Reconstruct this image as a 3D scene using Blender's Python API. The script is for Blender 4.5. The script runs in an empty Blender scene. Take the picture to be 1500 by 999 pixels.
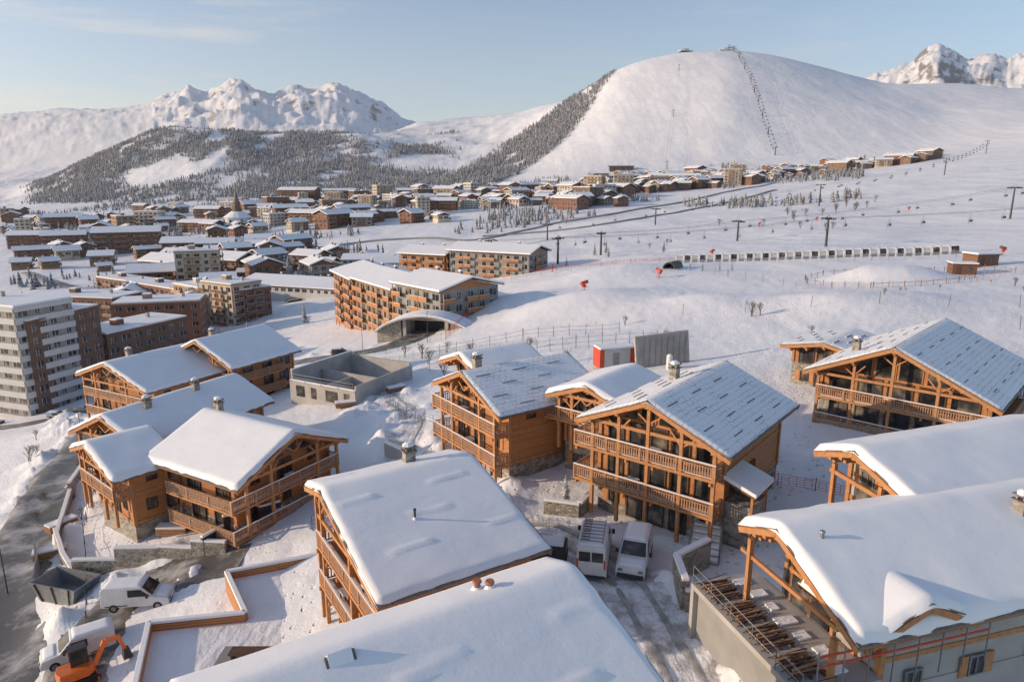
import bpy, math, random
import numpy as np
from mathutils import Vector, Matrix
random.seed(7); rng=np.random.default_rng(7)
SC=bpy.context.scene; COL=SC.collection
R_=math.radians
# ---------------------------------------------------------------- noise
def vn(x,y,s):
    xi=np.floor(x).astype(np.int64); yi=np.floor(y).astype(np.int64); xf=x-xi; yf=y-yi
    u=xf*xf*(3-2*xf); v=yf*yf*(3-2*yf)
    def h(a,b):
        n=(a*374761393+b*668265263+s*974634777)&0x7fffffff
        n=((n^(n>>13))*1274126177)&0x7fffffff
        return ((n^(n>>16))&0xffff)/65535.
    return (h(xi,yi)*(1-u)+h(xi+1,yi)*u)*(1-v)+(h(xi,yi+1)*(1-u)+h(xi+1,yi+1)*u)*v
def fbm(x,y,o,s):
    r=0;a=.5;t=0
    for i in range(o):
        r=r+a*vn(x,y,s+i*7); t+=a; a*=.5; x,y=x*1.83+y*.9+17.1, y*1.83-x*.9+5.3
    return r/t
def ridged(x,y,o,s,g=.5):
    r=0;a=.5;t=0
    for i in range(o):
        r=r+a*(1-abs(2*vn(x,y,s+i*7)-1))**1.3; t+=a; a*=g; x,y=x*1.83+y*.9+17.1, y*1.83-x*.9+5.3
    return r/t
def sst(a,b,x):
    t=np.clip((x-a)/(b-a),0,1); return t*t*(3-2*t)
# ---------------------------------------------------------------- terrain (bearing tangent a=x/y, range y)
A0=[-1.0,-.8,-.6,-.45,-.3,-.15,0,.15,.3,.45,.6,.8,1.0]
ROWS=[(12,A0,[-9,-8,-7,-5,-3,-1,0,0,0,0,0,0,0]),
(35,A0,[-10,-8.5,-7,-5,-3,-1,0,0,0,0,0,0.5,1]),
(45,A0,[-11,-9,-6.5,-5,-3,-1.5,-.3,0,0.3,0.8,1.5,2,2]),
(65,A0,[-14,-10.5,-7,-5.5,-4,-2,0,0.5,1.5,2.5,3,3.5,4]),
(100,A0,[-22,-16,-10.5,-8,-6,-4,-1.5,.5,2,3.5,4.5,6,7]),
(160,A0,[-33,-30,-26,-21,-15,-11,-5,0,2,3.5,5,7,9]),
(230,A0,[-34,-32,-30,-27,-21,-16,-8,-2,1,3,4.5,8,11]),
(340,A0,[-34,-32,-29,-27,-22,-17,-10,-4,0,2,5,11,14]),
(510,A0,[-34,-30,-27,-25,-19,-13,-8,-1,5,10,18,27,32]),
(800,A0,[-34,-26,-20,-16,-9,-2,4,10,19,30,44,66,78]),
(1130,A0,[-34,-24,-14,-5,0,9,20,34,43,53,70,115,150]),
(1450,[-1,-.75,-.6,-.45,-.3,-.15,0,.1,.15,.3,.45,.6,.8,1],[-45,-28,5,42,48,45,62,125,155,195,185,168,185,210]),
(1930,[-1,-.73,-.67,-.58,-.49,-.44,-.385,-.29,-.19,-.125,-.048,.01,.076,.113,.142,.18,.235,.29,.348,.405,.472,.52,.613,.708,.9],
 [-40,-17,23,93,160,163,148,150,146,130,142,176,237,281,313,336,353,357,349,330,295,274,280,264,300]),
(2700,[-1,-.73,-.5,-.25,-.17,-.14,-.05,.05,.1,.3,.6,.9],[0,10,70,110,200,232,256,290,300,300,255,290]),
(4000,[-1,-.73,-.5,0,.45,.6,1],[40,70,190,180,200,300,300]),
(6000,[-1.2,-1,-.8,-.71,-.616,-.54,-.5,-.474,-.45,-.426,-.4,-.377,-.355,-.33,-.303,-.275,-.246,-.218,-.19,-.166,-.142,-.1,-.05,.05,.236,.464,.49,.512,.55,.565,.583,.602,.625,.655,.68,.70,.73,.8,1.2],
 [500,520,533,577,620,632,658,700,745,722,785,825,765,735,785,775,795,735,650,577,495,430,370,300,300,700,850,900,985,1070,1130,1080,1000,1040,990,1045,1090,1000,900]),
(9500,[-1,0,1],[150,150,150])]
NA,NY=1000,640
aC=np.linspace(-1.2,1.2,NA); yR=np.geomspace(12,9500,NY)
K=[]
da=aC[1]-aC[0]
for (Y,aa,zz) in ROWS:
    r=np.interp(aC,aa,zz); sg=(.06 if Y<1200 else (.014 if Y<3000 else .0035))/da
    n=int(sg*3)+1; k=np.exp(-.5*(np.arange(-n,n+1)/sg)**2); k/=k.sum()
    K.append(np.convolve(np.pad(r,n,mode='edge'),k,'valid'))
K=np.array(K); LX=np.log([r[0] for r in ROWS])
hh=np.diff(LX); dl=np.diff(K,axis=0)/hh[:,None]
mt=np.zeros_like(K); mt[0]=dl[0]; mt[-1]=dl[-1]
for i in range(1,len(LX)-1):
    p=dl[i-1]*dl[i]; mt[i]=np.where(p>0,2*dl[i-1]*dl[i]/(dl[i-1]+dl[i]+1e-12),0)
ly=np.log(yR); Z=np.zeros((NY,NA))
for j,l in enumerate(ly):
    i=min(max(int(np.searchsorted(LX,l))-1,0),len(LX)-2); h=hh[i]; t=(l-LX[i])/h
    Z[j]=K[i]*(2*t**3-3*t*t+1)+mt[i]*h*(t**3-2*t*t+t)+K[i+1]*(-2*t**3+3*t*t)+mt[i+1]*h*(t**3-t*t)
YY,AA=np.meshgrid(yR,aC,indexing='ij'); XX=AA*YY
near=1-sst(120,300,YY)
Z+=near*(.5*(fbm(XX/9,YY/9,4,3)-.5)+.2*(fbm(XX/1.6,YY/1.6,3,31)-.5))
mid=sst(90,300,YY)*(1-sst(3500,5000,YY))
Z+=mid*(4*(fbm(XX/80,YY/80,4,5)-.5))*np.clip(YY/300,0,1)
fm=sst(1200,1700,YY)*(1-sst(3500,5000,YY))
Z+=fm*30*(ridged(XX/260,YY/260,5,9)-.5)*(1-.85*sst(-.05,.12,AA))
# very soft rolls on the dome
Z+=sst(1150,1350,YY)*(1-sst(1850,2100,YY))*sst(.08,.2,AA)*7*(fbm(XX/230,YY/420,3,71)-.5)
far=sst(4000,5000,YY)
jag=np.where(AA<-.5,.4,1.0)
Z+=far*jag*(190*(ridged(XX/800,YY/800,7,12,.56)-.62)+75*(ridged(XX/190,YY/190,4,92,.6)-.6))
Z+=3.2*np.exp(-(((XX-82)/11)**2+((YY-149)/9)**2)**1.5)
for (bx,by,br,bh) in [(16,150,16,3),(36,128,14,2.5),(-4,175,15,3),(60,118,16,2.5),(30,200,20,3)]:
    Z+=bh*np.exp(-(((XX-bx)/br)**2+((YY-by)/(br*.7))**2))
HP=[(12.2,33.5,1.3,.9),(11.8,30,1.1,.7),(4.2,37,1.4,.7),(-1,50,2.,1.),(14.8,47,1.5,.8),(17,49,1.8,.8),(-8,64,1.3,.8),(-14.5,72,1.3,.9),(-33,50,1.6,1.),(-35,47,1.4,.8),(-26,49.5,1.2,.7),(-30,53.5,1.5,.8),(-14,79,1.5,.9),(-20,84,2.,1.),(27,54,2,1.),(22,57,2,.8),(-50,72,1.5,1.),(-44,66,1.2,.7),(6,58,1.2,.6),(0,54,1.6,.7),(-72,104,2.5,1.5),(-78,112,3,1.5),(-66,88,1.6,1.),(-95,138,3,1.6),(-86,128,2.5,1.2)]
rh=random.Random(21)
for pl,off in (([(11,20),(9.4,28),(8.4,34),(6.5,40)],3.1),([(-8,60),(-11.5,68),(-12,78),(-18,92),(-26,110)],2.6),([(-33,36),(-40,46),(-47,58),(-54,74),(-61,92),(-68,112),(-80,138)],4.),([(-62,160),(-42,148),(-27,146)],5.)):
    for (x0,y0),(x1,y1) in zip(pl,pl[1:]):
        L=math.hypot(x1-x0,y1-y0); nx_,ny_=(y1-y0)/L,-(x1-x0)/L
        for i in range(int(L/2.6)+1):
            for sg in (-1,1):
                if rh.random()<.75:
                    t=(i+rh.random())/(int(L/2.6)+1); o_=off*sg*rh.uniform(.95,1.2); HP.append((x0+(x1-x0)*t+nx_*o_,y0+(y1-y0)*t+ny_*o_,rh.uniform(.7,1.5),rh.uniform(.25,.75)))
for (bx,by,br,bh) in HP:
    j0,j1=np.searchsorted(yR,[max(by-br*3,12),by+br*3]); S_=slice(max(j0-1,0),j1+1)
    rr=((XX[S_]-bx)**2+(YY[S_]-by)**2)/(br*br); Z[S_]+=bh*np.exp(-rr)*(.6+.8*fbm(XX[S_]*1.4,YY[S_]*1.4,3,88))
def gz(x,y):
    l=(math.log(max(y,12.01))-ly[0])/(ly[1]-ly[0]); c=(x/max(y,12.01)-aC[0])/da
    j=min(max(int(l),0),NY-2); i=min(max(int(c),0),NA-2); fy=min(max(l-j,0),1); fx=min(max(c-i,0),1)
    return float((Z[j,i]*(1-fx)+Z[j,i+1]*fx)*(1-fy)+(Z[j+1,i]*(1-fx)+Z[j+1,i+1]*fx)*fy)
def gzv(x,y):
    l=(np.log(y)-ly[0])/(ly[1]-ly[0]); c=(x/y-aC[0])/da
    j=np.clip(l.astype(int),0,NY-2); i=np.clip(c.astype(int),0,NA-2); fy=l-j; fx=c-i
    return (Z[j,i]*(1-fx)+Z[j,i+1]*fx)*(1-fy)+(Z[j+1,i]*(1-fx)+Z[j+1,i+1]*fx)*fy
def fmask(a,y,x):
    n=fbm(x/190,y/190,4,44); n2=fbm(x/60,y/60,3,54)
    up=sst(1100,1200,y)*(1-sst(2050,2300,y))
    A=sst(-.71,-.64,a)*(1-sst(-.13,-.06,a))*up
    lo=np.interp(a,[-.7,-.5,-.3,-.2,-.05],[1350,1180,1120,1130,1200])
    A=A*sst(lo-50,lo+50,y)*sst(.32,.48,n+.03)
    ar=np.interp(y,[1150,1250,1450,1650,1900],[-.04,-.01,.07,.115,.145])
    al=np.interp(y,[1150,1250,1450,1700,1930],[-.14,-.13,-.06,.0,.1])
    B=(1-sst(ar-.012,ar+.012,a))*sst(al-.02,al+.02,a)*sst(1120,1180,y)*(1-sst(1950,2000,y))
    B=B*sst(.30,.42,n2*.5+n*.5)
    return np.clip(np.maximum(A*sst(.28,.5,n2+.04),B),0,1)
FM=fmask(AA,YY,XX)
# ---------------------------------------------------------------- materials
MATS={}
def nmat(name):
    m=bpy.data.materials.new(name); m.use_nodes=True; nt=m.node_tree; b=nt.nodes['Principled BSDF']; MATS[name]=m
    return m,nt,b
def N(nt,t,**k):
    n=nt.nodes.new(t)
    for a,v in k.items(): setattr(n,a,v)
    return n
def ramp(nt,src,stops):
    r=N(nt,'ShaderNodeValToRGB'); e=r.color_ramp.elements
    while len(e)<len(stops): e.new(.5)
    for i,(p,c) in enumerate(stops): e[i].position=p; e[i].color=(*c,1) if len(c)==3 else c
    nt.links.new(src,r.inputs[0]); return r.outputs[0]
def noise(nt,co,scale,det=4,rough=.55):
    n=N(nt,'ShaderNodeTexNoise'); n.inputs['Scale'].default_value=scale; n.inputs['Detail'].default_value=det; n.inputs['Roughness'].default_value=rough
    nt.links.new(co,n.inputs['Vector']); return n.outputs[0]
def bump(nt,b,h,st,dist,prev=None):
    n=N(nt,'ShaderNodeBump'); n.inputs['Strength'].default_value=st; n.inputs['Distance'].default_value=dist
    nt.links.new(h,n.inputs['Height'])
    if prev: nt.links.new(prev,n.inputs['Normal'])
    if b: nt.links.new(n.outputs[0],b.inputs['Normal'])
    return n.outputs[0]
def mix(nt,f,a,c):
    n=N(nt,'ShaderNodeMix',data_type='RGBA')
    for s,i in ((f,0),(a,6),(c,7)):
        if hasattr(s,'links'): nt.links.new(s,n.inputs[i])
        else: n.inputs[i].default_value=s if i==0 else (*s,1)
    return n.outputs[2]
def mth(nt,op,a,b=0.,c=None):
    n=N(nt,'ShaderNodeMath',operation=op)
    for i,s in enumerate((a,b,c)):
        if s is None: continue
        if hasattr(s,'links'): nt.links.new(s,n.inputs[i])
        else: n.inputs[i].default_value=s
    return n.outputs[0]
def simple(name,c1,c2,sc=2.,rough=.7,bs=.2,bd=.02,metal=0.,spec=None):
    m,nt,b=nmat(name); co=N(nt,'ShaderNodeTexCoord').outputs['Object']
    n=noise(nt,co,sc,5); nt.links.new(ramp(nt,n,[(.3,c1),(.7,c2)]),b.inputs['Base Color'])
    b.inputs['Roughness'].default_value=rough; b.inputs['Metallic'].default_value=metal
    if bs: bump(nt,b,noise(nt,co,sc*6,4),bs,bd)
    return m
def snowmat(name,sc=1.,bs=.35,bd=.12,dirt=0.):
    m,nt,b=nmat(name); co=N(nt,'ShaderNodeTexCoord').outputs['Object']
    c=ramp(nt,noise(nt,co,.35*sc,4),[(.3,(.83,.85,.89)),(.7,(.90,.91,.92))])
    if dirt: 
        d=ramp(nt,noise(nt,co,.8,6,.7),[(.42,(0,0,0)),(.62,(1,1,1))]); c=mix(nt,mth(nt,'MULTIPLY',d,dirt),c,(.30,.28,.26))
    nt.links.new(c,b.inputs['Base Color']); b.inputs['Roughness'].default_value=.55
    mp=N(nt,'ShaderNodeMapping'); mp.inputs['Scale'].default_value=(1.,.35,1.); mp.inputs['Rotation'].default_value=(0,0,.4); nt.links.new(co,mp.inputs[0])
    b0=bump(nt,None,noise(nt,mp.outputs[0],.8*sc,4,.5),bs*1.2,bd*2.2)
    b1=bump(nt,None,noise(nt,co,1.6*sc,5,.6),bs,bd,b0); bump(nt,b,noise(nt,co,9*sc,3),.2,.02,b1); return m
snow=snowmat('snow',1.5,.5,.12); snow_roof=snowmat('snow_on_roof',1.,.25,.05)
snow_dirty=snowmat('trodden_snow',2,.6,.12,.8)
m,nt,b=nmat('snowy_slates'); co=N(nt,'ShaderNodeTexCoord').outputs['Object']
br=N(nt,'ShaderNodeTexBrick'); br.inputs['Scale'].default_value=1.; br.inputs['Brick Width'].default_value=.62; br.inputs['Row Height'].default_value=.42
br.inputs['Mortar Size'].default_value=.04; br.inputs['Mortar Smooth'].default_value=.5
mp=N(nt,'ShaderNodeMapping'); mp.inputs['Rotation'].default_value=(0,0,R_(90)); nt.links.new(co,mp.inputs[0])
wv=N(nt,'ShaderNodeVectorMath',operation='ADD'); nz=N(nt,'ShaderNodeTexNoise'); nz.inputs['Scale'].default_value=2.; nt.links.new(co,nz.inputs[0])
sc_=N(nt,'ShaderNodeVectorMath',operation='SCALE'); sc_.inputs['Scale'].default_value=.35; nt.links.new(nz.outputs['Color'],sc_.inputs[0])
nt.links.new(mp.outputs[0],wv.inputs[0]); nt.links.new(sc_.outputs[0],wv.inputs[1]); nt.links.new(wv.outputs[0],br.inputs['Vector'])
msk=mth(nt,'MULTIPLY',br.outputs['Fac'],ramp(nt,noise(nt,co,.5,5,.6),[(.42,(0.08,0.08,0.08)),(.62,(.6,.6,.6))]))
pt=ramp(nt,noise(nt,co,2.8,5,.7),[(.64,(0,0,0)),(.73,(.6,.6,.6))])
nt.links.new(mix(nt,mth(nt,'MAXIMUM',msk,pt),(.87,.89,.92),(.28,.25,.23)),b.inputs['Base Color']); b.inputs['Roughness'].default_value=.6
bump(nt,b,mth(nt,'SUBTRACT',noise(nt,co,3,4),br.outputs['Fac']),.6,.06)
def planks(name,c1,c2,c3,row=.2,rough=.6,vert=False):
    m,nt,b=nmat(name); co=N(nt,'ShaderNodeTexCoord').outputs['Object']
    s=N(nt,'ShaderNodeSeparateXYZ'); nt.links.new(co,s.inputs[0]); a=mth(nt,'ADD',s.outputs[0],s.outputs[1])
    cb=N(nt,'ShaderNodeCombineXYZ')
    nt.links.new(s.outputs[2] if vert else a,cb.inputs[0]); nt.links.new(a if vert else s.outputs[2],cb.inputs[1])
    br=N(nt,'ShaderNodeTexBrick'); nt.links.new(cb.outputs[0],br.inputs[0]); br.inputs['Scale'].default_value=1; br.inputs['Brick Width'].default_value=3.1; br.inputs['Row Height'].default_value=row
    br.inputs['Mortar Size'].default_value=.018; br.inputs['Mortar Smooth'].default_value=.3
    br.inputs['Color1'].default_value=(*c1,1); br.inputs['Color2'].default_value=(*c2,1); br.inputs['Mortar'].default_value=(c1[0]*.25,c1[1]*.22,c1[2]*.2,1)
    mp=N(nt,'ShaderNodeMapping'); mp.inputs['Scale'].default_value=(1,1,9) if not vert else (9,9,1); nt.links.new(co,mp.inputs[0])
    g=ramp(nt,noise(nt,mp.outputs[0],1.2,5,.65),[(.35,(0,0,0)),(.75,(1,1,1))])
    nt.links.new(mix(nt,mth(nt,'MULTIPLY',g,.5),br.outputs['Color'],c3),b.inputs['Base Color']); b.inputs['Roughness'].default_value=rough
    bump(nt,b,mth(nt,'SUBTRACT',1.,br.outputs['Fac']),.5,.03); return m
wood=planks('larch_planks',(.58,.27,.10),(.46,.195,.07),(.28,.13,.06))
wood_dark=planks('dark_larch',(.25,.12,.06),(.2,.09,.045),(.11,.06,.035))
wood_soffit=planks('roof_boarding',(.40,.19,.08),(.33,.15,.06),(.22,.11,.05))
beam=simple('larch_beam',(.36,.165,.07),(.52,.25,.10),3.,.6,.3,.02)
beam_old=simple('weathered_rail',(.33,.185,.11),(.45,.265,.16),3.,.7,.3,.02)
darkwood=simple('dark_timber',(.07,.038,.024),(.14,.07,.04),3.)
slate=simple('slate_edge',(.10,.09,.085),(.22,.2,.18),5.,.7,.5,.04)
concrete=simple('raw_concrete',(.33,.32,.30),(.45,.43,.41),.6,.85,.2,.02)
concrete_d=simple('grey_render',(.24,.24,.24),(.31,.31,.30),.6,.85,.1,.02)
metal=simple('galvanised_steel',(.22,.23,.24),(.32,.33,.34),3,.45,0,0,.6)
dmetal=simple('dark_steel',(.04,.04,.045),(.07,.07,.075),3,.5,0,0,.3)
rubber=simple('tyre_rubber',(.015,.015,.015),(.03,.03,.03),8,.85)
terracotta=simple('terracotta',(.3,.11,.07),(.4,.16,.1),4,.8)
red=simple('red_plastic',(.5,.05,.02),(.62,.08,.03),3,.5,0)
orange=simple('orange_paint',(.62,.14,.02),(.72,.18,.03),3,.4,0)
whitep=simple('white_paint',(.62,.63,.64),(.74,.74,.74),1.5,.35,0)
bluep=simple('blue_paint',(.05,.10,.25),(.08,.14,.3),2,.4,0)
cream=simple('cream_render',(.50,.43,.34),(.58,.50,.40),.3,.85,0)
whiter=simple('white_render',(.50,.50,.49),(.58,.57,.56),.3,.85,0)
tan=simple('tan_render',(.30,.20,.13),(.38,.255,.165),.3,.85,0)
brownr=simple('brown_cladding',(.13,.08,.055),(.19,.115,.08),.3,.8,0)
redbr=simple('red_brown_cladding',(.19,.085,.055),(.26,.115,.075),.3,.8,0)
frost=simple('frosted_panel',(.35,.36,.38),(.48,.49,.5),1,.4,0)
skin=simple('skin',(.5,.3,.22),(.55,.34,.25),3,.6,0)
jacket=simple('work_jacket',(.03,.04,.07),(.05,.06,.1),5,.8,0)
netting=simple('green_netting',(.05,.16,.10),(.07,.22,.14),3,.8,0)
m,nt,b=nmat('window_glass'); co=N(nt,'ShaderNodeTexCoord').outputs['Object']
nt.links.new(ramp(nt,noise(nt,co,.7,2),[(.35,(.015,.017,.02)),(.55,(.06,.06,.06)),(.7,(.22,.2,.17))]),b.inputs['Base Color']); b.inputs['Roughness'].default_value=.08; glass=m
m,nt,b=nmat('stone_masonry'); co=N(nt,'ShaderNodeTexCoord').outputs['Object']
vo=N(nt,'ShaderNodeTexVoronoi'); vo.inputs['Scale'].default_value=2.4; mp=N(nt,'ShaderNodeMapping'); mp.inputs['Scale'].default_value=(1,1,1.8); nt.links.new(co,mp.inputs[0]); nt.links.new(mp.outputs[0],vo.inputs['Vector'])
ve=N(nt,'ShaderNodeTexVoronoi',feature='DISTANCE_TO_EDGE'); ve.inputs['Scale'].default_value=2.4; nt.links.new(mp.outputs[0],ve.inputs['Vector'])
sp=N(nt,'ShaderNodeSeparateColor'); nt.links.new(vo.outputs['Color'],sp.inputs[0])
sc1=ramp(nt,sp.outputs[0],[(0,(.17,.15,.125)),(.5,(.29,.26,.22)),(1,(.42,.39,.34))])
eg=ramp(nt,ve.outputs['Distance'],[(.0,(1,1,1)),(.07,(0,0,0))])
nt.links.new(mix(nt,eg,sc1,(.33,.31,.28)),b.inputs['Base Color']); b.inputs['Roughness'].default_value=.85
bump(nt,b,ramp(nt,ve.outputs['Distance'],[(0,(0,0,0)),(.15,(1,1,1))]),.6,.05); stone=m
m,nt,b=nmat('wet_asphalt'); co=N(nt,'ShaderNodeTexCoord').outputs['Object']
f=ramp(nt,noise(nt,co,.35,6,.65),[(.47,(0,0,0)),(.66,(1,1,1))])
nt.links.new(mix(nt,f,(.10,.095,.09),(.42,.41,.41)),b.inputs['Base Color']); b.inputs['Roughness'].default_value=.45
bump(nt,b,noise(nt,co,4,4),.4,.04); asphalt=m
slush=simple('grey_slush',(.22,.21,.20),(.55,.55,.55),1.2,.5,.5,.05)
farroad=simple('far_road',(.17,.165,.16),(.34,.34,.34),.05,.7,0)
m,nt,b=nmat('conifer_foliage'); g=N(nt,'ShaderNodeNewGeometry'); co=g.outputs['Position']
s=N(nt,'ShaderNodeSeparateXYZ'); nt.links.new(g.outputs['Normal'],s.inputs[0])
t=mth(nt,'ADD',s.outputs[2],noise(nt,co,.35,3))
sn=ramp(nt,t,[(.95,(0,0,0)),(1.25,(.55,.55,.55))])
gc=ramp(nt,noise(nt,co,.03,4),[(.40,(.03,.036,.028)),(.6,(.09,.07,.055))])
nt.links.new(mix(nt,sn,gc,(.6,.62,.66)),b.inputs['Base Color']); b.inputs['Roughness'].default_value=.9; conifer=m
bark=simple('bark',(.09,.065,.05),(.16,.12,.09),3,.9,0)
m,nt,b=nmat('snow_ground'); g=N(nt,'ShaderNodeNewGeometry'); co=g.outputs['Position']
s=N(nt,'ShaderNodeSeparateXYZ'); nt.links.new(g.outputs['Normal'],s.inputs[0])
fa=N(nt,'ShaderNodeAttribute',attribute_name='forest').outputs['Fac']; ra=N(nt,'ShaderNodeAttribute',attribute_name='rock').outputs['Fac']
ba=N(nt,'ShaderNodeAttribute',attribute_name='near').outputs['Fac']
sc0=ramp(nt,noise(nt,co,.02,5,.6),[(.3,(.82,.84,.88)),(.7,(.90,.90,.91))])
mpt=N(nt,'ShaderNodeMapping'); mpt.inputs['Scale'].default_value=(.035,.004,.01); mpt.inputs['Rotation'].default_value=(0,0,.25); nt.links.new(co,mpt.inputs[0])
trk=ramp(nt,noise(nt,mpt.outputs[0],1.,5,.65),[(.40,(0,0,0)),(.50,(1,1,1)),(.60,(0,0,0))])
sc0=mix(nt,mth(nt,'MULTIPLY',trk,.55),sc0,(.68,.71,.77))
rk=mth(nt,'MULTIPLY',ramp(nt,mth(nt,'ADD',s.outputs[2],mth(nt,'MULTIPLY',mth(nt,'SUBTRACT',noise(nt,co,.008,9,.72),.5),1.1)),[(.66,(1,1,1)),(.78,(0,0,0))]),ra)
c=mix(nt,mth(nt,'MULTIPLY',rk,.9),sc0,(.15,.12,.10))
fn=ramp(nt,noise(nt,co,.05,6,.7),[(.36,(.3,.3,.3)),(.6,(1,1,1))])
c=mix(nt,mth(nt,'MULTIPLY',mth(nt,'MULTIPLY',fa,fn),.82),c,(.13,.10,.085))
nt.links.new(c,b.inputs['Base Color']); b.inputs['Roughness'].default_value=.6
b1=bump(nt,None,noise(nt,co,.012,8,.65),.4,9.)
nb=N(nt,'ShaderNodeBump'); nb.inputs['Distance'].default_value=.16; nt.links.new(noise(nt,co,1.3,6,.65),nb.inputs['Height']); nt.links.new(mth(nt,'MULTIPLY',ba,.7),nb.inputs['Strength'])
vf=N(nt,'ShaderNodeTexVoronoi'); vf.inputs['Scale'].default_value=1.6; nt.links.new(co,vf.inputs['Vector'])
ft=ramp(nt,vf.outputs['Distance'],[(.12,(0,0,0)),(.25,(1,1,1))])
ftm=ramp(nt,noise(nt,co,.09,3),[(.46,(0,0,0)),(.54,(1,1,1))])
nbf=N(nt,'ShaderNodeBump'); nbf.inputs['Distance'].default_value=.16; nt.links.new(ft,nbf.inputs['Height']); nt.links.new(mth(nt,'MULTIPLY',mth(nt,'MULTIPLY',ba,ftm),.9),nbf.inputs['Strength']); nt.links.new(nb.outputs[0],nbf.inputs['Normal'])
nb2=N(nt,'ShaderNodeBump'); nb2.inputs['Distance'].default_value=1.; nt.links.new(noise(nt,co,.09,6,.65),nb2.inputs['Height']); nb2.inputs['Strength'].default_value=.35; nt.links.new(b1,nb2.inputs['Normal'])
mxn=N(nt,'ShaderNodeMix',data_type='VECTOR'); nt.links.new(ba,mxn.inputs[0]); nt.links.new(nb2.outputs[0],mxn.inputs[4]); nt.links.new(nbf.outputs[0],mxn.inputs[5]); nt.links.new(mxn.outputs[1],b.inputs['Normal'])
ground_m=m
# ---------------------------------------------------------------- mesh builder
class MB:
    def __init__(s): s.v=[];s.f=[];s.m=[];s.mats=[]
    def mi(s,m):
        if m not in s.mats: s.mats.append(m)
        return s.mats.index(m)
    def add(s,vs,fs,m):
        o=len(s.v); s.v+= [tuple(p) for p in vs]; k=s.mi(m)
        for f in fs: s.f.append([o+i for i in f]); s.m.append(k)
    def box(s,x0,x1,y0,y1,z0,z1,m):
        s.add([(x0,y0,z0),(x1,y0,z0),(x1,y1,z0),(x0,y1,z0),(x0,y0,z1),(x1,y0,z1),(x1,y1,z1),(x0,y1,z1)],
          [(0,3,2,1),(4,5,6,7),(0,1,5,4),(1,2,6,5),(2,3,7,6),(3,0,4,7)],m)
    def beam(s,p,q,w,h,m):
        p=Vector(p);q=Vector(q);d=(q-p).normalized(); up=Vector((0,0,1))
        if abs(d.z)>.99: up=Vector((0,1,0))
        sd=d.cross(up).normalized(); u=sd.cross(d)
        c=[sd*(-w/2)+u*(-h/2),sd*(w/2)+u*(-h/2),sd*(w/2)+u*(h/2),sd*(-w/2)+u*(h/2)]
        s.add([p+k for k in c]+[q+k for k in c],[(0,1,2,3),(7,6,5,4),(0,4,5,1),(1,5,6,2),(2,6,7,3),(3,7,4,0)],m)
    def prism(s,prof,y0,y1,m):
        n=len(prof); s.add([(x,y0,z) for x,z in prof]+[(x,y1,z) for x,z in prof],
          [tuple(range(n)),tuple(range(2*n-1,n-1,-1))]+[(i,n+i,n+(i+1)%n,(i+1)%n) for i in range(n)],m)
    def prismz(s,prof,z0,z1,m):
        n=len(prof); s.add([(x,y,z0) for x,y in prof]+[(x,y,z1) for x,y in prof],
          [tuple(range(n-1,-1,-1)),tuple(range(n,2*n))]+[(i,(i+1)%n,n+(i+1)%n,n+i) for i in range(n)],m)
    def cyl(s,p,q,r0,r1,n,m):
        p=Vector(p);q=Vector(q);d=(q-p).normalized(); up=Vector((0,0,1)) if abs(d.z)<.9 else Vector((1,0,0))
        a=d.cross(up).normalized(); b_=d.cross(a)
        vs=[p+(a*math.cos(2*math.pi*i/n)+b_*math.sin(2*math.pi*i/n))*r0 for i in range(n)]+[q+(a*math.cos(2*math.pi*i/n)+b_*math.sin(2*math.pi*i/n))*r1 for i in range(n)]
        s.add(vs,[(i,(i+1)%n,n+(i+1)%n,n+i) for i in range(n)]+[tuple(range(n-1,-1,-1)),tuple(range(n,2*n))],m)
    def mesh(s,name,smooth=False):
        me=bpy.data.meshes.new(name); me.from_pydata(s.v,[],s.f)
        for m in s.mats: me.materials.append(m)
        me.polygons.foreach_set('material_index',s.m)
        if smooth: me.polygons.foreach_set('use_smooth',[True]*len(s.f))
        me.update(); return me
    def obj(s,name,parent=None,loc=(0,0,0),rz=0,smooth=False,bevel=0):
        if not s.f: return None
        o=bpy.data.objects.new(name,s.mesh(name,smooth)); COL.objects.link(o); o.location=loc; o.rotation_euler[2]=rz
        if parent: o.parent=parent
        if bevel:
            b=o.modifiers.new('b','BEVEL'); b.width=bevel; b.segments=2; b.limit_method='ANGLE'
        return o
def empty(name,loc,rz=0):
    e=bpy.data.objects.new(name,None); e.location=loc; e.rotation_euler[2]=rz; e.empty_display_size=.5; COL.objects.link(e); return e
def inst(name,me,loc,rz=0,s=(1,1,1)):
    o=bpy.data.objects.new(name,me); o.location=loc; o.rotation_euler[2]=rz; o.scale=s; COL.objects.link(o); return o
# ---------------------------------------------------------------- terrain object
me=bpy.data.meshes.new('snow_ground'); nv=NA*NY
me.vertices.add(nv); me.vertices.foreach_set('co',np.stack([XX,YY,Z],-1).astype(np.float32).ravel())
jj,ii=np.meshgrid(np.arange(NY-1),np.arange(NA-1),indexing='ij'); q=(jj*NA+ii).ravel()
qs=np.stack([q,q+1,q+NA+1,q+NA],-1).astype(np.int32); nf=len(qs)
me.loops.add(nf*4); me.loops.foreach_set('vertex_index',qs.ravel()); me.polygons.add(nf)
me.polygons.foreach_set('loop_start',np.arange(0,nf*4,4,dtype=np.int32)); me.polygons.foreach_set('loop_total',np.full(nf,4,np.int32))
me.polygons.foreach_set('use_smooth',np.ones(nf,bool)); me.update(calc_edges=True)
for nm,ar in (('forest',FM),('rock',far*np.where(AA<-.5,.45,1.)),('near',1-sst(100,260,YY))):
    at=me.attributes.new(nm,'FLOAT','POINT'); at.data.foreach_set('value',ar.astype(np.float32).ravel())
me.materials.append(ground_m); o=bpy.data.objects.new('snow_ground',me); COL.objects.link(o)
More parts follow.
